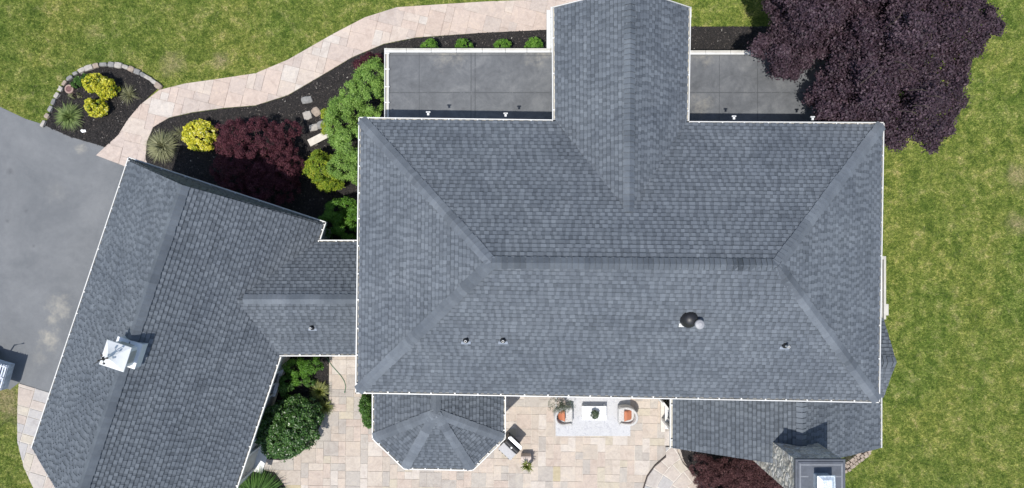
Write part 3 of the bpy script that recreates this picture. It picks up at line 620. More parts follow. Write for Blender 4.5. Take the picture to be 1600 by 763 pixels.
def pave(name, poly_px, z, mod, rz, stone_mat, joint, sizes, ncol, gap=.012, weights=None, h=.02, rare=None):
    P = [(q.x, q.y) for q in UL(poly_px)]; mb = MB(); mb.prism(ccw(P), z - .03, z, 1)
    ca, sa = math.cos(rz), math.sin(rz); R = lambda x, y: (x * ca - y * sa, x * sa + y * ca); Ri = lambda x, y: (x * ca + y * sa, -x * sa + y * ca)
    Q = [Ri(*p) for p in P]; x0, x1 = min(p[0] for p in Q), max(p[0] for p in Q); y0, y1 = min(p[1] for p in Q), max(p[1] for p in Q)
    nx, ny = int((x1 - x0) / mod) + 2, int((y1 - y0) / mod) + 2; occ = [[False] * ny for _ in range(nx)]
    Q = ccw(Q)
    for j in range(ny):
        for i in range(nx):
            if occ[i][j]: continue
            opts = [s for s in sizes if i + s[0] <= nx and j + s[1] <= ny and not any(occ[i + a][j + b] for a in range(s[0]) for b in range(s[1]))]
            s = random.choice(opts) if opts else (1, 1)
            for a in range(s[0]):
                for b in range(s[1]): occ[min(i + a, nx - 1)][min(j + b, ny - 1)] = True
            g = gap * random.uniform(.6, 1.3); X0, Y0, X1, Y1 = x0 + i * mod + g, y0 + j * mod + g, x0 + (i + s[0]) * mod - g, y0 + (j + s[1]) * mod - g
            w = lambda: random.uniform(-.006, .006)
            rc = [(X0 + w(), Y0 + w()), (X1 + w(), Y0 + w()), (X1 + w(), Y1 + w()), (X0 + w(), Y1 + w())]
            pc = clip(Q, rc)
            if len(pc) < 3 or abs(area2(pc)) < .004: continue
            k = random.randrange(ncol)
            if k == ncol - 1 and rare and random.random() < rare: k = random.randrange(ncol - 1)
            c = (k + .5) / ncol; top = z + h + random.uniform(-.003, .003)
            mb.prism([R(*p) for p in pc], z + .001, top, 0, c)
    return tag(obj(name, mb, [stone_mat, joint]), kind='structure')
S1 = [(1, 1), (1, 2), (2, 1), (2, 1), (2, 2), (2, 2), (3, 2), (2, 3), (3, 2)]
pave('walkway', WALK, .022, .33, math.radians(-14), 'walk_stone', 'joint_dark', S1, 8, .0045, rare=.6)
PATIO = [(515, 540), (1075, 540), (1075, 720), (1200, 860), (330, 860), (375, 790), (388, 738), (398, 716), (440, 719), (470, 708), (490, 688), (503, 660), (514, 622)]
pave('patio', PATIO, .018, .305, math.radians(-.8), 'patio_stone', 'joint', [(1, 1), (2, 1), (1, 2), (2, 1), (2, 2), (2, 2), (2, 2), (1, 2)], 10, .006, rare=.92)
pave('side_path', [(30, 599), (92, 618), (70, 700), (130, 860), (90, 830), (68, 786), (52, 760), (38, 730), (28, 690), (28, 640)], .022, .36, math.radians(-16), 'curb_stone', 'joint', [(1, 1), (2, 1), (1, 2), (2, 2)], 6, .016)
CURV = [(1002, 790), (1005, 764), (1011, 744.5), (1023, 728), (1040, 713.2), (1040.5, 712), (1064, 722), (1150, 790)]
mb = MB(); mb.prism(ccw([(q.x, q.y) for q in UL(CURV, .14)]), 0, .118); tag(obj('raised_path_base', mb, 'riser'), kind='structure')
def curved_paving():
    z = .14; P = ccw([(q.x, q.y) for q in UL([(1003.5, 790), (1006.5, 764), (1012.5, 745), (1024, 729), (1041, 714.5), (1040, 699), (1057, 699), (1059.5, 708), (1066.5, 723), (1081, 740), (1099, 753.5), (1124, 769.5), (1146, 790)], .15)]); mb = MB(); mb.prism(P, z - .02, z, 1)
    c = U(1118, 800, .15); rr = [1.0, 1.55, 2.1, 2.62, 3.2, 3.8, 4.5]
    for r0, r1 in zip(rr, rr[1:]):
        a = random.random() * .3
        while a < math.tau:
            w = random.uniform(.45, .8) / r1; q = []
            A0, A1 = a + .018 / r0, a + w - .018 / r0
            q = [(c.x + math.cos(t) * r, c.y + math.sin(t) * r) for r, t in ((r0 + .015, A0), (r1 - .015, A0), (r1 - .015, A1), (r0 + .015, A1))]
            pc = clip(P, ccw(q))
            if len(pc) >= 3 and abs(area2(pc)) > .004: mb.prism(pc, z + .001, z + .02 + random.uniform(-.002, .002), 0, random.random())
            a += w
    return tag(obj('raised_path', mb, ['curb_stone', 'joint']), kind='structure')
curved_paving()
ISL = [(72, 197), (80, 172), (90, 153), (100, 137), (112, 124), (125, 115), (142, 108), (160, 104), (176, 103), (192, 105), (207, 110), (222, 118), (238, 127), (250, 136), (220, 164), (200, 188), (185, 212), (165, 231), (158, 228), (110, 214)]
sheet('mulch_bed', [(x, y) for x, y in ISL], .035, 'mulch', 0)
BED = [(857, 47), (750, 52.5), (650, 60), (600, 70), (550, 91), (500, 121), (450, 150), (400, 166), (350, 170), (300, 177), (265, 185), (241, 199), (231, 222), (229, 250), (245, 300), (480, 420), (620, 420), (640, 200), (865, 200)]
sheet('mulch_bed', BED, .045, 'mulch', 0)
BED2 = [(410, 540), (514, 540), (513.5, 622), (502, 660), (489, 688), (470, 707), (440, 718), (400, 715), (395, 640)]
sheet('mulch_bed', BED2, .045, 'mulch', 0)
BED3 = [(1078, 42), (1215, 42), (1400, 42), (1400, 160), (1078, 160)]
sheet('mulch_bed', BED3, .03, 'mulch', 0)
BED4 = [(1062, 700), (1069, 722), (1083, 738.5), (1101, 751.5), (1126, 767), (1150, 790), (1260, 790), (1250, 700)]
sheet('mulch_bed', BED4, .05, 'mulch', 0)
BED5 = [(370, 728), (400, 732), (430, 738), (446, 760), (450, 800), (340, 800)]
sheet('mulch_bed', BED5, .06, 'mulch', 0)

# grass blades and mulch chips (uncountable)
def scatter(polys, n, zz, ln, wd, name, mat, label, tall, white=0, lo=(-25, -25), hi=(1625, 790)):
    a = U(lo[0], hi[1]); b = U(hi[0], lo[1]); pts = np.column_stack([rng.uniform(a.x, b.x, n * 4), rng.uniform(a.y, b.y, n * 4)])
    keep = np.zeros(len(pts), bool)
    for P in polys: keep |= inside(pts, [(q.x, q.y) for q in UL(P)])
    pts = pts[keep][:n]; N = len(pts); th = rng.uniform(0, math.tau, N); L = rng.uniform(*ln, N); W = rng.uniform(*wd, N)
    d = np.column_stack([np.cos(th), np.sin(th), np.zeros(N)]); s = np.column_stack([-np.sin(th), np.cos(th), np.zeros(N)])
    base = np.column_stack([pts, np.full(N, zz)])
    if tall:
        el = rng.uniform(.3, 1.25, N); tip = base + (d * np.cos(el)[:, None] + np.array([0, 0, 1]) * np.sin(el)[:, None]) * L[:, None]
        V = np.stack([base - s * W[:, None] / 2, base + s * W[:, None] / 2, tip], 1); k = 3
    else:
        up = rng.uniform(.004, .03, (N, 4)); V = np.stack([base + d * L[:, None] / 2 + s * W[:, None] / 2, base - d * L[:, None] / 2 + s * W[:, None] / 2, base - d * L[:, None] / 2 - s * W[:, None] / 2, base + d * L[:, None] / 2 - s * W[:, None] / 2], 1)
        V[:, :, 2] += up; k = 4
    sh = rng.random(N) ** (1.0 if tall else 1.3)
    o = fast_mesh(name, V.reshape(-1, 3), k, sh, mat); return tag(o, label, 'grass' if tall else 'mulch', kind='stuff')
L1 = [(-60, -60), (900, -60), (860, -3), (760, 1), (680, 6), (620, 10), (570, 26), (520, 52), (485, 72), (450, 92), (400, 113), (340, 122), (290, 129), (256, 136), (252, 129), (232, 117), (207, 103), (192, 98), (175, 96), (158, 97), (140, 101), (122, 108), (106, 119), (94, 133), (82, 153), (74, 172), (66, 193), (40, 184), (0, 166), (-60, 140)]
L2 = [(1078, -60), (1700, -60), (1700, 830), (1318, 830), (1322, 738), (1350, 714), (1378, 700), (1360, 400), (1360, 100), (1300, 44), (1200, 43), (1078, 43)]
L3 = [(-60, 603), (0, 604), (16, 610), (30, 601), (27, 640), (27, 690), (37, 731), (51, 761), (67, 788), (80, 830), (-60, 830)]
scatter([L1, L2, L3], 420000, 0.0, (.04, .09), (.012, .026), 'grass', 'blade', 'short green mown lawn grass with straw-coloured patches', True)
scatter([ISL, BED, BED2, BED3, BED4, BED5], 90000, .045, (.03, .08), (.012, .03), 'mulch_chips', 'chip', 'dark shredded bark mulch chips covering the planting beds', False)

# ================================================================== PLANTS
def leaves(centers, normals, n_each, rad, size, flat=.6, spread=.9, aspect=.6, upbias=.4, shade_noise=True, bright=0.0, reject=None):
    """leaf quads around each clump centre; returns verts, shade"""
    C = np.repeat(np.asarray(centers), n_each, 0); NN = np.repeat(np.asarray(normals), n_each, 0); R = np.repeat(np.asarray(rad), n_each)
    N = len(C); d = rng.normal(size=(N, 3)); d /= np.linalg.norm(d, axis=1)[:, None]
    flip = (d * NN).sum(1) < -.25; d[flip] *= -1
    r = R * np.where(rng.random(N) < .2, rng.uniform(.9, 1.45, N), rng.uniform(.3, 1, N) ** .5); off = d * r[:, None]; off[:, 2] *= flat; P = C + off
    if reject is not None: k = ~reject(P); P, d, NN, C = P[k], d[k], NN[k], C[k]; N = len(P); r = r[k]; R = R[k]
    nr = d * .55 + rng.normal(size=(N, 3)) * spread * .6 + np.array([0, 0, upbias]); nr /= np.linalg.norm(nr, axis=1)[:, None]
    t = np.cross(nr, rng.normal(size=(N, 3))); t /= np.linalg.norm(t, axis=1)[:, None]; b = np.cross(nr, t)
    s = size * rng.uniform(.6, 1.25, N); A = t * s[:, None] / 2; B = b * (s * aspect)[:, None] / 2
    V = np.stack([P - A, P - B + A * .1, P + A, P + B + A * .1], 1)
    V[:, 1, :] += nr * (s * .12)[:, None]; V[:, 3, :] += nr * (s * .12)[:, None]
    cl = rng.normal(size=len(centers)) * .1; cl = np.repeat(cl, n_each)
    if reject is not None: cl = cl[k]
    sh = np.clip(.45 + cl + rng.normal(size=N) * .2 + bright, 0, 1)
    return V.reshape(-1, 3), sh
def shrub(name, label, cat, blobs, mat, n_clump, n_leaf, size, clump=.14, group=None, stem=True, zbase=0.04, reject=None, flat=.8, aspect=.6, spread=.9, bright=0, upbias=.4, core=None, coremat='bark', cover=.0):
    """blobs: (px, py, rx_px, ry_px, zc, rz, rot) ellipsoids, centre unprojected at its own height"""
    cs, nn, rr = [], [], []; W0 = []
    tot = sum(b[2] * b[3] for b in blobs)
    for (px, py, rx, ry, zc, rz, *rot) in blobs:
        k = (CH - zc) / FPX; c = U(px, py, zc); ax, ay = max(rx * k - clump * .6, .02), max(ry * k - clump * .6, .02); th = -(rot[0] if rot else 0); W0.append((c, ax, ay, rz, th))
        for _ in range(max(3, int(n_clump * rx * ry / tot))):
            z = random.uniform(-.35, 1); a = random.random() * math.tau; q = math.sqrt(1 - z * z); f = random.uniform(.72, 1.03)
            x, y = q * math.cos(a) * ax * f, q * math.sin(a) * ay * f
            cs.append((c.x + x * math.cos(th) - y * math.sin(th), c.y + x * math.sin(th) + y * math.cos(th), max(c.z + z * rz * f, zbase + .05)))
            v = Vector((q * math.cos(a + th), q * math.sin(a + th), z)); nn.append(tuple(v)); rr.append(clump * random.uniform(.65, 1.25))
    V, sh = leaves(cs, nn, n_leaf, rr, size, flat, spread, aspect, upbias, bright=bright, reject=reject)
    V[:, 2] = np.maximum(V[:, 2], zbase + .01)
    c0 = W0[0][0]; t = thing(name, label, cat, (c0.x, c0.y, zbase), 0, group)
    fast_mesh('foliage', V - np.array([c0.x, c0.y, zbase]), 4, sh, mat, t)
    mb = MB()
    for (c, ax, ay, rz, th) in W0:
        n = max(4, int(9 * ax * ay) + 4)
        for i in range(n):
            a = i * 2.4; f = math.sqrt((i + .5) / n) * .8
            e = Vector((c.x + math.cos(a) * ax * f, c.y + math.sin(a) * ay * f, c.z + rz * .55 * math.sqrt(max(0, 1 - f * f)))); m_ = Vector((c.x + (e.x - c.x) * .35, c.y + (e.y - c.y) * .35, (zbase + e.z) / 2))
            mb.tube([(c.x + (e.x - c.x) * .1, c.y + (e.y - c.y) * .1, zbase), m_, e], [.02, .014, .006], 5)
    obj('stem', mb, 'bark', t); return t
def tuft(name, label, px, py, r_px, h, mat, n, group=None, cat='grass plant', w=.012, zb=.04, lean=(0, 0), droop=.35, lift=.7):
    c = U(px, py, h * .5); R = r_px * (CH - h * .5) / FPX; V = []; sh = []
    for _ in range(n):
        a = random.random() * math.tau; k = random.random(); f = R * (.35 + .75 * k) * random.uniform(.8, 1.08); hh = h * (1 - droop * k) * random.uniform(.7, 1.1)
        d = Vector((math.cos(a), math.sin(a), 0)); s = Vector((-d.y, d.x, 0)) * w * random.uniform(.6, 1.2)
        b = d * R * .12 * random.random(); m_ = b + d * f * .45 + Vector((lean[0] * .4, lean[1] * .4, hh * lift)); e = b + d * f + Vector((lean[0], lean[1], hh * (1 - k * .55)))
        V += [b - s, b + s, m_ + s * .9, m_ - s * .9, m_ - s * .9, m_ + s * .9, e + s * .1, e - s * .1]; c_ = min(1, max(0, random.gauss(.55, .2))); sh += [c_ * .8, c_]
    t = fast_mesh(name, np.array([tuple(v) for v in V]), 4, sh, mat, None, (c.x, c.y, zb)); return tag(t, label, cat, group)

# purple maple
TREE = [(1198, -90), (1196, -10), (1199, 10), (1210, 30), (1208, 60), (1188, 66), (1178, 76), (1206, 88), (1211, 112), (1222, 118), (1240, 114), (1252, 100), (1262, 88), (1285, 82), (1306, 88), (1300, 104), (1288, 120), (1276, 138), (1268, 155), (1282, 165), (1285, 182), (1330, 192), (1378, 200), (1390, 217), (1402, 222), (1420, 212), (1445, 216), (1456, 228), (1466, 212), (1482, 206), (1484, 190), (1500, 160), (1496, 145), (1508, 110), (1504, 92), (1515, 84), (1528, 80), (1540, 58), (1558, 42), (1553, 20), (1530, 6), (1515, -20), (1540, -90), (1480, -170), (1360, -200), (1240, -170)]
def big_tree():
    zt = 5.2; P = [(q.x, q.y) for q in UL(TREE, zt)]; tc = U(1375, 10, 5)
    t = thing('purple_maple', 'large dark purple-leaved maple tree overhanging the northeast corner of the roof', 'tree', (tc.x, tc.y, 0))
    A = np.array(P); n = 4200; pts = np.column_stack([rng.uniform(A[:, 0].min(), A[:, 0].max(), n), rng.uniform(A[:, 1].min(), A[:, 1].max(), n)])
    pts = pts[inside(pts, P)]; ed = edge_dist(pts, P); keep = ed > .16; pts, ed = pts[keep], ed[keep]
    # thin to a blue-noise like set of sprays
    sel = []
    for i in range(len(pts)):
        if all((pts[i][0] - pts[j][0]) ** 2 + (pts[i][1] - pts[j][1]) ** 2 > .25 ** 2 for j in sel): sel.append(i)
    pts, ed = pts[sel], ed[sel]; cs, nn, rr = [], [], []
    for (x, y), e in zip(pts, ed):
        dome = math.sqrt(min(1, e / 3.6)); z = 4.15 + 3.3 * dome + noise.noise(Vector((x * .7, y * .7, 0))) * 1.5 + noise.noise(Vector((x * 1.7, y * 1.7, 5))) * 1.1
        if noise.noise(Vector((x * 1.3, y * 1.3, 11))) > .38 and e > .5: z -= 1.1
        z = max(z, 3.75); k = (CH - z) / (CH - zt)
        r = min(random.uniform(.24, .44), .16 + e * .9)
        X, Y = x * k, y * k
        if e < .45: X, Y = x * (CH - z) / (CH - zt), y * (CH - z) / (CH - zt)
        cs.append((X, Y, z)); g = Vector((X - tc.x, Y - tc.y, 2.6)).normalized(); nn.append(tuple(g)); rr.append(r)
    for i in range(len(P)):                                              # pointed sprays that make the ragged outline
        a, b = Vector(P[i - 1][:2]), Vector(P[i][:2]); m = max(1, int((b - a).length / .3))
        for k in range(m):
            q = a.lerp(b, (k + 1) / m); inw = (Vector((tc.x, tc.y)) - q).normalized(); q = q + inw * random.uniform(.02, .2); z = random.uniform(4.3, 5.1); kk = (CH - z) / (CH - zt)
            cs.append((q.x * kk, q.y * kk, z)); nn.append(tuple(Vector((-inw.x, -inw.y, .6)).normalized())); rr.append(random.uniform(.14, .3))
    up = len(cs)
    for i in range(0, up):
        x, y, z = cs[i]
        dz = random.uniform(.5, 1.0); q_ = (CH - z + dz) / (CH - z)
        if z - dz > 3.7: cs.append((x * q_, y * q_, z - dz)); nn.append(nn[i]); rr.append(min(.45, rr[i] * 1.15))
    def rej(P_): return ((P_[:, 0] < TR.x + .03) & (P_[:, 1] < TR.y + .05)) | ((P_[:, 0] < eN.x + .1) & (P_[:, 1] > 4))
    V, sh = leaves(cs, nn, 250, rr, .088, .6, 1.0, .7, .6, reject=rej)
    print('tree clumps', len(cs), 'leaves', len(sh))
    fast_mesh('crown', V - np.array([tc.x, tc.y, 0]), 4, sh, 'leaf_purple', t)
    mb = MB(); B = Vector((tc.x, tc.y, 0)); mb.tube([B, B + Vector((.05, .03, 1)), B + Vector((0, .1, 2.6)), B + Vector((.1, 0, 5))], [.34, .27, .22, .12], 12); obj('trunk', mb, 'bark', t)
    mb = MB()
    for i in range(0, up, 14):
        e = Vector(cs[i]); s0 = B + Vector((0, .05, random.uniform(1.9, 3.6))); m_ = s0.lerp(e, .5) + Vector((random.uniform(-.2, .2), random.uniform(-.2, .2), .25))
        mb.tube([s0, m_, e - Vector((0, 0, .12)), e + (e - m_).normalized() * .35 + Vector((0, 0, .05))], [.09, .05, .018, .006], 6)
    for px, py, a, l in ((1418, 100, -1.1, .5), (1424, 108, -.8, .3), (1365, 115, 1.0, .4), (1360, 118, 1.3, .25), (1440, 140, -.6, .3), (1462, 150, -.5, .35), (1425, 175, -.9, .35), (1445, 165, -.7, .3), (1404, 28, 1.2, .45), (1396, 34, .9, .3), (1455, 60, 2, .3)):
        z = 7.3; p = U(px, py, z); d = Vector((math.cos(a), math.sin(a), .12)); mb.tube([p - d * l / 2 - Z1 * .5, p, p + d * l / 2 + Z1 * .1], [.018, .014, .006], 5)
    obj('branches', mb, 'bark', t)
big_tree()
def rejhouse(P_): return ((P_[:, 0] > NW.x - .1) & (P_[:, 1] > sy)) | ((P_[:, 0] > wl[0].x - .05) & (P_[:, 1] < sy + .5))
# planting by the house
shrub('green_conifer', 'tall fresh green conifer shrub filling the corner between the flat roof and main roof', 'shrub',
      [(580, 140, 26, 46, 2.2, 1.0), (556, 150, 22, 22, 2.0, 1.0), (546, 178, 34, 30, 1.8, 1.1), (535, 200, 26, 30, 1.4, 1.1), (553, 225, 34, 34, 1.8, 1.1), (540, 258, 28, 24, 1.3, .9), (566, 262, 20, 34, 1.3, .9), (588, 118, 15, 26, 2.4, .7)],
      'leaf_fresh', 330, 200, .06, .17, reject=rejhouse, aspect=.5, upbias=.8)
shrub('yellow_conifer', 'yellow-green shrub below the stone bench, beside the purple shrub', 'shrub', [(502, 265, 26, 28, .8, .7), (515, 285, 22, 16, .6, .5), (500, 245, 12, 10, .8, .5)], 'leaf_chartreuse', 130, 130, .06, .12, aspect=.5, upbias=.8, spread=1.2)
shrub('golden_shrub', 'slim golden-leaved shrub peeking from the conifer above the bench', 'shrub', [(514, 187, 12, 20, 1.0, .6), (511, 205, 7, 10, .7, .5)], 'leaf_chartreuse', 34, 180, .05, .1, bright=.15)
shrub('dark_red_shrub', 'small dark red shrub at the flat roof corner behind the green conifer', 'shrub', [(582, 97, 20, 12, 1.3, .7), (565, 104, 12, 9, 1.1, .6)], 'leaf_maroon', 50, 200, .05, .13, bright=-.05)
shrub('purple_barberry', 'broad dark maroon shrub, largest one in the front bed', 'shrub', [(400, 238, 62, 54, .9, .8), (368, 215, 32, 26, .9, .7), (440, 262, 40, 36, .8, .75), (448, 205, 24, 18, .8, .55), (375, 265, 45, 34, .8, .6), (420, 290, 50, 32, .7, .6)],
      'leaf_maroon', 620, 130, .055, .14, aspect=.45, upbias=.9, spread=1.2)
shrub('yellow_euonymus', 'round yellow-leaved shrub left of the maroon shrub', 'shrub', [(313, 212, 27, 24, .45, .45)], 'leaf_yellow', 150, 60, .095, .085, 'yellow shrubs in the front beds', aspect=.6, bright=.12, spread=1.3)
shrub('yellow_euonymus', 'larger yellow and green shrub by the stone edging of the island bed', 'shrub', [(151, 131, 20, 15, .5, .45), (167, 138, 18, 15, .45, .4)], 'leaf_yellow', 130, 55, .09, .08, 'yellow shrubs in the front beds', aspect=.6, bright=.02, spread=1.3)
shrub('yellow_euonymus', 'smallest round yellow shrub in the middle of the island bed', 'shrub', [(150, 168, 17, 15, .4, .38)], 'leaf_yellow', 75, 55, .09, .075, 'yellow shrubs in the front beds', aspect=.6, bright=.08, spread=1.3)
shrub('low_green_plant', 'low dark green plant between the edging stones and yellow shrub', 'plant', [(128, 124, 13, 9, .2, .18), (118, 132, 8, 6, .15, .12)], 'leaf_mid', 26, 70, .06, .08)
shrub('low_weedy_plant', 'sparse low greenery beside the round stump', 'plant', [(118, 150, 11, 5, .1, .08)], 'leaf_olive', 9, 30, .05, .06)
tuft('spiky_grass', 'spiky green grass clump in the lower island bed', 107, 182, 24, .42, 'leaf_spike', 420, 'ornamental grasses in the front beds')
tuft('thin_grass', 'faint wispy grass clump right of the larger yellow shrub', 200, 148, 19, .35, 'leaf_olive', 130, 'ornamental grasses in the front beds', w=.007)
tuft('fountain_grass', 'pale olive fountain grass beside the curve of the walkway', 257, 230, 27, .6, 'leaf_olive', 900, 'ornamental grasses in the front beds', w=.009, lean=(-.12, .05), lift=.9)
tuft('thin_grass', 'sparse dark wispy plant between the fountain grass and yellow shrub', 281, 208, 15, .3, 'leaf_olive', 70, 'ornamental grasses in the front beds', w=.005)
shrub('boxwood_hedge', 'clipped bright green hedge in the corner beside the link roof', 'hedge', [(535, 332, 30, 24, .8, .6), (545, 352, 26, 24, .8, .6), (520, 350, 20, 20, .7, .5), (550, 322, 18, 14, .8, .5)], 'leaf_bright', 150, 170, .05, .14, reject=rejhouse)
for px, n_ in ((671, 'leftmost'), (725, 'second'), (786, 'third'), (834, 'rightmost')):
    py = {671: 73, 725: 73, 786: 73, 834: 71}[px]
    lab = {671: 'bright green shrub behind the flat roof, leftmost of the row of four', 725: 'bright green shrub behind the flat roof, second from the left', 786: 'bright green shrub behind the flat roof, third from the left', 834: 'bright green shrub behind the flat roof, nearest the cross gable'}[px]
    shrub('boxwood_shrub', lab, 'shrub', [(px, py, 14, 11, .5, .45)], 'leaf_bright', 44, 110, .05, .08, 'green shrubs along the walkway')
# rear bed
shrub('laurel_bush', 'big round glossy dark green bush beside the garage wall', 'bush', [(452, 668, 50, 44, .9, .85), (440, 680, 40, 36, .8, .75), (462, 650, 40, 34, .8, .7)], 'leaf_deep', 430, 70, .11, .15, aspect=.45, upbias=.9, spread=1.2, bright=.06)
shrub('rear_conifer', 'feathery green shrub under the link roof gutter', 'shrub', [(465, 575, 22, 16, .8, .6), (488, 572, 18, 14, .8, .6), (470, 590, 14, 10, .6, .5)], 'leaf_bright', 90, 160, .05, .12, bright=-.08)
shrub('rear_green_shrub', 'mid green shrub between the garage wall and the round bush', 'shrub', [(450, 597, 14, 15, .7, .55), (446, 612, 8, 8, .5, .4)], 'leaf_mid', 44, 130, .06, .12)
shrub('rear_low_plant', 'small green plant in the mulch beside the grass clumps', 'plant', [(484, 598, 8, 6, .25, .2)], 'leaf_mid', 12, 60, .06, .07)
tuft('yellow_grass', 'yellow-green grass clump at the patio edge, upper of two', 499, 612, 17, .45, 'leaf_straw', 420, 'grass clumps at the patio edge', w=.011)
tuft('yellow_grass', 'yellow-green grass clump at the patio edge, lower of two', 508, 636, 14, .4, 'leaf_straw', 300, 'grass clumps at the patio edge', w=.011, lean=(0, -.05))
tuft('tall_grass', 'long-bladed green grass clump beside the garage at the bottom edge', 402, 776, 40, .85, 'leaf_mid', 1500, w=.014, lift=.95)
shrub('patio_hedge', 'narrow dark green shrub against the west side of the octagonal bay', 'shrub', [(573, 630, 9, 16, .8, .6), (575, 650, 7, 14, .6, .4), (577, 664, 5, 6, .4, .3)], 'leaf_mid', 110, 120, .065, .11)
shrub('laceleaf_maple', 'low spreading reddish brown maple shrub beside the stone chimney', 'shrub', [(1160, 738, 50, 26, .7, .5), (1200, 765, 40, 30, .8, .5), (1140, 755, 55, 34, .8, .6), (1105, 735, 32, 20, .7, .4, .35), (1175, 752, 36, 26, .8, .5), (1190, 785, 40, 26, .9, .5), (1130, 790, 45, 22, .8, .4)], 'leaf_russet', 760, 110, .06, .15, aspect=.35, upbias=1.0, spread=1.1, bright=.05)

# ================================================================== STONES
def rock(name, label, cat, px, py, lx, ly, h, rz, mat, group=None, zb=.03, seed=0):
    import bmesh
    bm = bmesh.new(); bmesh.ops.create_cube(bm, size=1); bmesh.ops.subdivide_edges(bm, edges=bm.edges, cuts=3, use_grid_fill=True)
    for v in bm.verts:
        p = v.co.copy(); q = p.normalized() * .62; p = p.lerp(q, .45)
        f = 1 + .22 * noise.noise(p * 2.2 + Vector((seed * 3.7, seed, 0))); v.co = Vector((p.x * lx * f, p.y * ly * f, (p.z + .5) * h * (1 + .15 * noise.noise(p * 4 + Vector((seed, 0, 0))))))
    me = bpy.data.meshes.new(name); bm.to_mesh(me); bm.free(); me.materials.append(M[mat])
    me.polygons.foreach_set('use_smooth', [False] * len(me.polygons))
    o = bpy.data.objects.new(name, me); COL.objects.link(o); c = U(px, py); o.location = (c.x, c.y, zb); o.rotation_euler = (0, 0, rz); return tag(o, label, cat, group)
ARC = [(70, 194), (76, 182), (81, 171), (86, 160), (91, 150), (97, 140), (103, 131), (111, 123), (120, 116), (130, 111), (141, 107), (152, 104), (164, 102), (176, 102), (187, 103), (198, 106), (207, 109), (216, 113), (225, 118), (234, 123), (242, 129), (249, 135)]
desc = ['lowest edging stone next to the driveway', 'edging stone second up from the driveway', 'edging stone third up from the driveway', 'edging stone fourth up from the driveway', 'edging stone fifth up from the driveway', 'edging stone just left of the round stump', 'edging stone just above the round stump', 'edging stone above left of the low green plant', 'edging stone straight above the low green plant', 'edging stone left above the larger yellow shrub', 'edging stone above the larger yellow shrub, left half', 'edging stone midway above the larger yellow shrub', 'edging stone right above the larger yellow shrub', 'edging stone at the top of the arc', 'edging stone first right of the arc top', 'edging stone second right of the arc top', 'edging stone third right of the arc top', 'edging stone fourth right of the arc top', 'edging stone fourth from the walkway end', 'edging stone third from the walkway end', 'edging stone second from the walkway end', 'last edging stone beside the walkway']
cols = {'rock_grey': 'grey', 'rock_tan': 'tan', 'rock_pale': 'pale'}
for i, (px, py) in enumerate(ARC):
    a, b = ARC[max(0, i - 1)], ARC[min(len(ARC) - 1, i + 1)]; th = math.atan2(-(b[1] - a[1]), b[0] - a[0]); m_ = ['rock_pale', 'rock_grey', 'rock_pale', 'rock_grey', 'rock_tan'][(i * 7 + 2) % 5]
    big = 1.0 if i > 8 else .82
    rock('edging_stone', f'{cols[m_]} {desc[i]}', 'stone', px, py, (.29 + random.uniform(-.07, .06)) * big, .19 * big * random.uniform(.75, 1.25), .15, th + random.uniform(-.15, .15), m_, 'edging stones of the island bed', 0, i)
for i, (px, py, lx, ly, rz, m_, lab) in enumerate(((480, 157, .40, .28, .15, 'rock_grey', 'grey stepping stone nearest the walkway'), (494.5, 175, .36, .30, -.9, 'rock_tan', 'tan stepping stone, right of the middle pair'), (481, 181, .32, .32, .3, 'rock_pale', 'pale stepping stone, left of the middle pair'), (490.5, 200, .34, .26, .25, 'rock_pale', 'pale stepping stone just above the bench'), (502, 196, .30, .28, .3, 'rock_grey', 'darker stepping stone half under the conifer above the bench'))):
    rock('stepping_stone', lab, 'stone', px, py, lx, ly, .07, rz, m_, 'stepping stones in the front bed', .03, 40 + i)
p = U(110, 140, .1); mb = MB(); mb.lathe((p.x, p.y, .03), [(.19, 0), (.185, .16), (.17, .18), (.12, .175)], 20, 0); mb.lathe((p.x, p.y, .03), [(.12, .175), (.08, .16), (0, .16)], 14, 1); 
tag(obj('tree_stump', mb, ['stump', 'stump_dark']), 'round pinkish stump inside the island bed edging', 'stump')
p = U(131, 205, .05); mb = MB(); mb.poly([p + Vector(v) for v in ((-.13, .02, .03), (-.03, -.08, .06), (.02, .04, .09), (-.06, .07, .05))]); mb.poly([p + Vector(v) for v in ((-.03, -.08, .06), (.12, -.04, .04), (.1, .05, .06), (.02, .04, .09))])
tag(obj('paper_scrap', mb, 'paper'), 'crumpled white paper scrap lying on the island bed mulch', 'paper')
bp = U(501, 215, .42); bt = thing('stone_bench', 'pale stone bench beside the green conifer', 'bench', (bp.x, bp.y, .045), math.radians(27))
mb = MB(); mb.box((0, 0, .385), (1.05, .30, .07)); obj('seat', mb, 'bench', bt, local=True, bevel=.01)
for sx_ in (-.33, .33): mb = MB(); mb.box((sx_, -.0, .175), (.12, .26, .35)); obj('leg', mb, 'bench', bt, local=True, bevel=.01)
# low stone wall by the chimney
mb = MB(); a, b = U(1316, 737, .4), U(1358, 706, .4); d = b - a; sd_ = Vector((-d.y, d.x, 0)).normalized(); L_w = d.length
for row in (-.13, .0, .12):
    t_ = random.uniform(0, .08)
    while t_ < L_w:
        w_ = random.uniform(.10, .26); q = a + d.normalized() * (t_ + w_ / 2) + sd_ * (row + random.uniform(-.02, .02)); h_ = .36 + random.uniform(-.05, .04)
        mb.box((q.x, q.y, h_ / 2), (w_ - .012, .13, h_), math.atan2(d.y, d.x) + random.uniform(-.15, .15), 0, .5, random.uniform(.8, .95)); t_ += w_
tag(obj('low_stone_wall', mb, 'rock_tan', bevel=.015), 'low tan stone wall running diagonally from the chimney beside the lawn', 'stone wall')

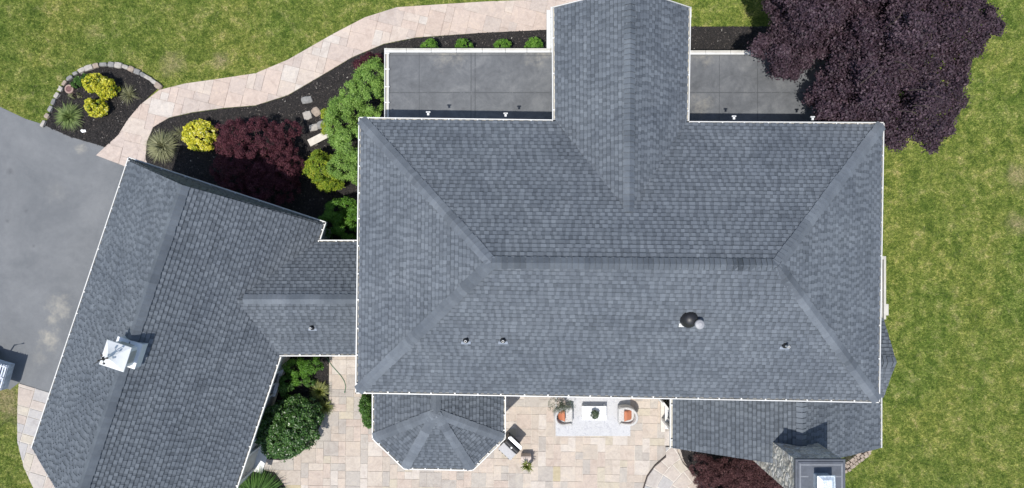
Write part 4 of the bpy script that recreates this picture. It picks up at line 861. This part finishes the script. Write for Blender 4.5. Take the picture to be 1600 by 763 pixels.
# ================================================================== PATIO THINGS
ra, rb = U(868, 620, .04), U(985, 681.5, .04); mb = MB(); mb.box(((ra.x + rb.x) / 2, (ra.y + rb.y) / 2, .05), (rb.x - ra.x, ra.y - rb.y, .014)); tag(obj('rug', mb, 'rug', bevel=.005), 'large pale patterned outdoor rug under the coffee table', 'rug')
tp = U(928.5, 646, .45); tb_ = thing('coffee_table', 'white slatted coffee table on the rug', 'table', (tp.x, tp.y, .057)); mb = MB()
for k in range(7): mb.box((0, -.245 + k * .0817, .375), (1.0, .074, .03))
obj('tabletop', mb, 'white_wood', tb_, local=True, bevel=.004); mb = MB(); mb.box((0, -.24, .33), (.92, .04, .06)); mb.box((0, .24, .33), (.92, .04, .06)); mb.box((-.44, 0, .33), (.04, .44, .06)); mb.box((.44, 0, .33), (.04, .44, .06)); obj('apron', mb, 'white_wood', tb_, local=True)
for x in (-.45, .45):
    for y in (-.24, .24): mb = MB(); mb.box((x, y, .18), (.06, .06, .36)); obj('leg', mb, 'white_wood', tb_, local=True)
def armchair(px, py, rz, lab):
    c = U(px, py, .4); t = thing('armchair', lab, 'armchair', (c.x, c.y, .057), rz, 'boucle armchairs on the patio')
    mb = MB(); mb.box((.03, 0, .28), (.66, .60, .24)); mb.box((.05, 0, .42), (.62, .58, .08), top=.94); obj('seat', mb, 'boucle', t, local=True, bevel=.04)
    mb = MB(); n = 22; IN, OUT = [], []                      # curved back that wraps into low arms, open towards +x
    for k in range(n + 1):
        u_ = -1 + 2 * k / n; a = math.pi + u_ * math.radians(118); ex_ = .36 if abs(u_) < 2 else 0
        x, y = math.cos(a), math.sin(a); X = x * .40 if x < 0 else x * .72; Y = y * .38; h_ = .78 - .18 * min(1, abs(u_) * 1.25) ** 2
        OUT.append((X, Y, h_)); IN.append((X * .78, Y * .74, h_))
    for k in range(n):
        for A, B, C_, D in ((OUT[k], OUT[k + 1], 0, 0),): mb.poly([(A[0], A[1], .06), (B[0], B[1], .06), (B[0], B[1], B[2] - .03), (A[0], A[1], A[2] - .03)])
        mb.poly([(IN[k][0], IN[k][1], .3), (IN[k + 1][0], IN[k + 1][1], .3), (IN[k + 1][0], IN[k + 1][1], IN[k + 1][2] - .03), (IN[k][0], IN[k][1], IN[k][2] - .03)][::-1])
        m0 = tuple((p + q) / 2 for p, q in zip(OUT[k], IN[k])); m1 = tuple((p + q) / 2 for p, q in zip(OUT[k + 1], IN[k + 1]))
        mb.poly([(OUT[k][0], OUT[k][1], OUT[k][2] - .03), (OUT[k + 1][0], OUT[k + 1][1], OUT[k + 1][2] - .03), m1, m0]); mb.poly([m0, m1, (IN[k + 1][0], IN[k + 1][1], IN[k + 1][2] - .03), (IN[k][0], IN[k][1], IN[k][2] - .03)])
    for A, B in ((OUT[0], IN[0]), (OUT[-1], IN[-1])): mb.poly([(A[0], A[1], .06), (B[0], B[1], .06), (B[0], B[1], B[2] - .03), (A[0], A[1], A[2] - .03)])
    obj('backrest', mb, 'boucle', t, local=True, smooth=True)
    for x in (-.25, .28):
        for y in (-.24, .24): mb = MB(); mb.tube([(x, y, 0), (x, y, .17)], .022, 8); obj('leg', mb, 'black', t, local=True)
    return t, c
def pillow(px, py, lx, ly, rz, tilt, lab):
    c = U(px, py, .62); mb = MB(); n = 10; top, bot = {}, {}
    for i in range(n + 1):
        for j in range(n + 1):
            u_, v_ = -1 + 2 * i / n, -1 + 2 * j / n; k = (1 - u_ ** 4) * (1 - v_ ** 4); pin = 1 - .07 * (1 - abs(u_)) * 1; q = Vector((u_ * lx / 2 * (1 - .06 * (1 - v_ * v_)), v_ * ly / 2 * (1 - .06 * (1 - u_ * u_)), 0))
            for S, D in ((1, top), (-1, bot)):
                p_ = q + Vector((0, 0, S * .075 * k ** .5)); p_ = Vector((p_.x * math.cos(tilt) + p_.z * math.sin(tilt), p_.y, -p_.x * math.sin(tilt) + p_.z * math.cos(tilt))); D[i, j] = p_
    for i in range(n):
        for j in range(n):
            mb.poly([top[i, j], top[i + 1, j], top[i + 1, j + 1], top[i, j + 1]]); mb.poly([bot[i, j], bot[i, j + 1], bot[i + 1, j + 1], bot[i + 1, j]])
    o = obj('pillow', mb, 'terracotta', None, local=True, smooth=True); o.location = c; o.rotation_euler = (0, 0, rz); return tag(o, lab, 'pillow', 'terracotta pillows on the armchairs')
armchair(881, 649.5, 0, 'white boucle armchair left of the coffee table'); armchair(979.5, 649, math.pi, 'white boucle armchair right of the coffee table')
pillow(877.5, 649, .44, .46, .05, -1.0, 'orange pillow on the left armchair under the olive branches'); pillow(981, 649, .46, .44, math.pi, -.75, 'orange pillow on the right armchair')
# potted plants
def pot(mb, c, r, h, mi=0): mb.lathe(c, [(0, .001), (r * .72, 0), (r, h), (r * .9, h), (r * .85, h - .05), (0, h - .05)], 20, mi)
c = U(929, 647, .55); t = thing('table_plant', 'small potted green plant on the coffee table', 'potted plant', (c.x, c.y, .448)); mb = MB(); pot(mb, (0, 0, 0), .1, .13); obj('pot', mb, 'planter', t, local=True)
nn = [(random.gauss(0, 1), random.gauss(0, 1), abs(random.gauss(0, 1)) + .3) for _ in range(26)]; cs = [tuple(Vector(v).normalized() * .12 + Vector((0, 0, .17))) for v in nn]; V, sh = leaves(cs, nn, 26, [.07] * 26, .055, bright=.05); fast_mesh('foliage', V, 4, sh, 'leaf_grey', t)
c = U(878, 634, 1.0); t = thing('olive_planter', 'potted olive tree with thin grey-green branches behind the left armchair', 'potted plant', (c.x, c.y, .04)); mb = MB(); pot(mb, (0, 0, 0), .2, .42); obj('pot', mb, 'planter', t, local=True)
cs, nn, rr = [], [], []; mb = MB()
for i in range(70):
    a = random.random() * math.tau; f = random.random() ** .7; e = Vector((math.cos(a) * .56 * f + .0, math.sin(a) * .3 * f, .85 + .35 * (1 - f) + random.uniform(-.1, .1)))
    if i % 3 == 0: mb.tube([(0, 0, .4), (e.x * .3, e.y * .3, .75), tuple(e)], [.012, .008, .003], 5)
    cs.append(tuple(e)); nn.append((e.x, e.y, .6)); rr.append(.07 + .05 * (1 - f))
V, sh = leaves(cs, nn, 26, rr, .045, aspect=.3, bright=.02); fast_mesh('foliage', V, 4, sh, 'leaf_grey', t); obj('stem', mb, 'bark', t, local=True)
# hanging twigs with pale flowers right of the planter
c = U(822, 722, .45); t = thing('square_planter', 'pale square stone planter with spiky plant right of the grill', 'planter', (c.x, c.y, .03), 0.0)
mb = MB(); mb.box((0, 0, .26), (.40, .48, .52), top=1.04); obj('pot', mb, 'planter', t, local=True, bevel=.02)
mb = MB(); mb.box((0, 0, .525), (.33, .41, .02)); obj('soil', mb, 'planter', t, local=True)
V = []; sh = []
for i in range(46):
    a = random.random() * math.tau; f = random.uniform(.12, .3); d = Vector((math.cos(a), math.sin(a), 0)); s = Vector((-d.y, d.x, 0)) * .022; b = d * .02 + Vector((.05, -.08, .52)); m_ = b + d * f * .5 + Z1 * .2; e = b + d * f + Z1 * random.uniform(.12, .4)
    V += [b - s, b + s, m_ + s, m_ - s, m_ - s, m_ + s, e + s * .1, e - s * .1]; q = random.random(); sh += [q * .8, q]
fast_mesh('foliage', np.array([tuple(v) for v in V]), 4, sh, 'leaf_straw', t)
# grill: local x along its width, y towards the cook (south-west)
c = U(797.5, 700.5, 1.0); gr = thing('grill', 'stainless steel gas grill with black lid beside the octagonal bay', 'grill', (c.x, c.y, .04), math.radians(-43))
mb = MB(); mb.box((0, 0, .45), (.66, .50, .72)); obj('cabinet', mb, 'black', gr, local=True, bevel=.01)
mb = MB(); mb.box((0, -.19, .90), (.68, .34, .05)); mb.box((0, -.35, .86), (.66, .03, .12)); obj('shelf', mb, 'steel', gr, local=True, bevel=.006)
mb = MB(); n = 8
for k in range(n):
    a0, a1 = math.pi * k / n, math.pi * (k + 1) / n
    for s0, s1 in (((-.33), (.33)),): mb.poly([(s0, .10 - .13 * math.cos(a0), .9 + .16 * math.sin(a0)), (s1, .10 - .13 * math.cos(a0), .9 + .16 * math.sin(a0)), (s1, .10 - .13 * math.cos(a1), .9 + .16 * math.sin(a1)), (s0, .10 - .13 * math.cos(a1), .9 + .16 * math.sin(a1))])
for sx_ in (-.33, .33): mb.poly([(sx_, .10 - .13 * math.cos(math.pi * k / n), .9 + .16 * math.sin(math.pi * k / n)) for k in range(n + 1)])
lid = obj('lid', mb, 'black', gr, local=True); mb = MB(); mb.tube([(-.27, -.02, 1.02), (.27, -.02, 1.02)], .014, 8); obj('handle', mb, 'steel', lid, local=True); mb = MB(); mb.lathe((0, .06, 1.05), [(.04, 0), (.04, .02), (0, .022)], 14); obj('thermometer', mb, 'white', lid, local=True)
mb = MB(); mb.box((0, .27, .92), (.68, .09, .12)); mb.box((0, .335, .9), (.62, .03, .1)); obj('back_rail', mb, 'alu', gr, local=True, bevel=.01)
for x in (-.28, .28):
    for y in (-.2, .2): mb = MB(); mb.tube([(x - .02, y, .05), (x + .02, y, .05)], .05, 12); obj('wheel', mb, 'rubber', gr, local=True)
for k in range(4): mb = MB(); mb.tube([(-.24 + k * .16, -.365, .86), (-.24 + k * .16, -.40, .86)], .025, 12); obj('knob', mb, 'black', gr, local=True)
# hose
mb = MB(); hp = [(509, 556), (513, 563), (518, 571), (526, 580), (533, 588), (538, 596), (540, 604), (539, 611)]; mb.tube([U(x, y, .06) for x, y in hp], .013, 8); mb.tube([U(539, 611, .06), U(538.5, 614, .06)], .022, 8)
tag(obj('garden_hose', mb, 'hose', smooth=True), 'thin green garden hose lying on the patio flagstones', 'hose')
# open trailer cut by the left edge
tc_ = U(-22, 579, .7); ta = math.radians(-16); tr = thing('utility_trailer', 'open metal trailer loaded with pale rails, at the left edge of the driveway', 'trailer', (tc_.x, tc_.y, .012), ta)
mb = MB(); mb.box((0, 0, .55), (1.9, 1.05, .06)); mb.box((0, -.5, .72), (1.9, .04, .35)); mb.box((0, .5, .72), (1.9, .04, .35)); mb.box((.93, 0, .72), (.04, 1.0, .35)); mb.box((-.93, 0, .72), (.04, 1.0, .35)); obj('bed', mb, 'blue_paint', tr, local=True, bevel=.01)
mb = MB()
for x in (.95, .86, .75, .66, .52): mb.box((x - .04, 0, .93 + random.uniform(0, .04)), (.045, 1.04, .04))
for y in (-.46, .0, .46): mb.box((.2, y, .99), (1.45, .04, .03))
obj('rail', mb, 'alu', tr, local=True); mb = MB()
for k in range(5): mb.box((-.1 - k * .14, .02, .85), (.11, .9, .04)); 
mb.box((.35, .1, .83), (.3, .6, .05)); obj('boards', mb, 'tan_wood', tr, local=True)
for x in (-.35,):
    for y in (-.62, .62): mb = MB(); mb.tube([(x, y - .08, .3), (x, y + .08, .3)], .3, 20); w = obj('wheel', mb, 'rubber', tr, local=True); mb = MB(); mb.tube([(x, y - .09, .3), (x, y + .09, .3)], .15, 14); obj('rim', mb, 'alu', w, local=True)
mb = MB(); mb.tube([(.2, .48, .8), (.2, .48, 1.75), (.55, .62, 1.9)], .03, 8); obj('post', mb, 'black', tr, local=True)

# ================================================================== LIGHT, SKY, CAMERA
ld = Vector((.48, .73, -2.5)).normalized()
elev = math.asin(-ld.z); sd = -ld
L = bpy.data.lights.new('sun', 'SUN'); L.energy = 4.1; L.angle = math.radians(.53); L.color = (1, .965, .91)
lo = bpy.data.objects.new('sun', L); COL.objects.link(lo); lo.rotation_euler = ld.to_track_quat('-Z', 'Y').to_euler(); lo.location = (0, 0, 40)
w = bpy.data.worlds.new('World'); SC.world = w; w.use_nodes = True; nt = w.node_tree; bg = nt.nodes['Background']
sk = nt.nodes.new('ShaderNodeTexSky'); sk.sky_type = 'NISHITA'; sk.sun_disc = False; sk.sun_elevation = elev; sk.sun_rotation = math.atan2(sd.x, sd.y)
nt.links.new(sk.outputs[0], bg.inputs[0]); bg.inputs[1].default_value = .15
cam = bpy.data.cameras.new('camera'); cam.sensor_width = 36; cam.lens = 36 * FPX / 1600; cam.clip_end = 2000
co = bpy.data.objects.new('camera', cam); COL.objects.link(co); co.location = (0, 0, CH); co.rotation_euler = (0, 0, 0); SC.camera = co
vs = SC.view_settings; vs.view_transform = 'Standard'; vs.look = 'None'; vs.exposure = 0.05; vs.gamma = 1
SC.cycles.max_bounces = 6; SC.cycles.use_denoising = True
SC.render.resolution_x = 1024; SC.render.resolution_y = 488
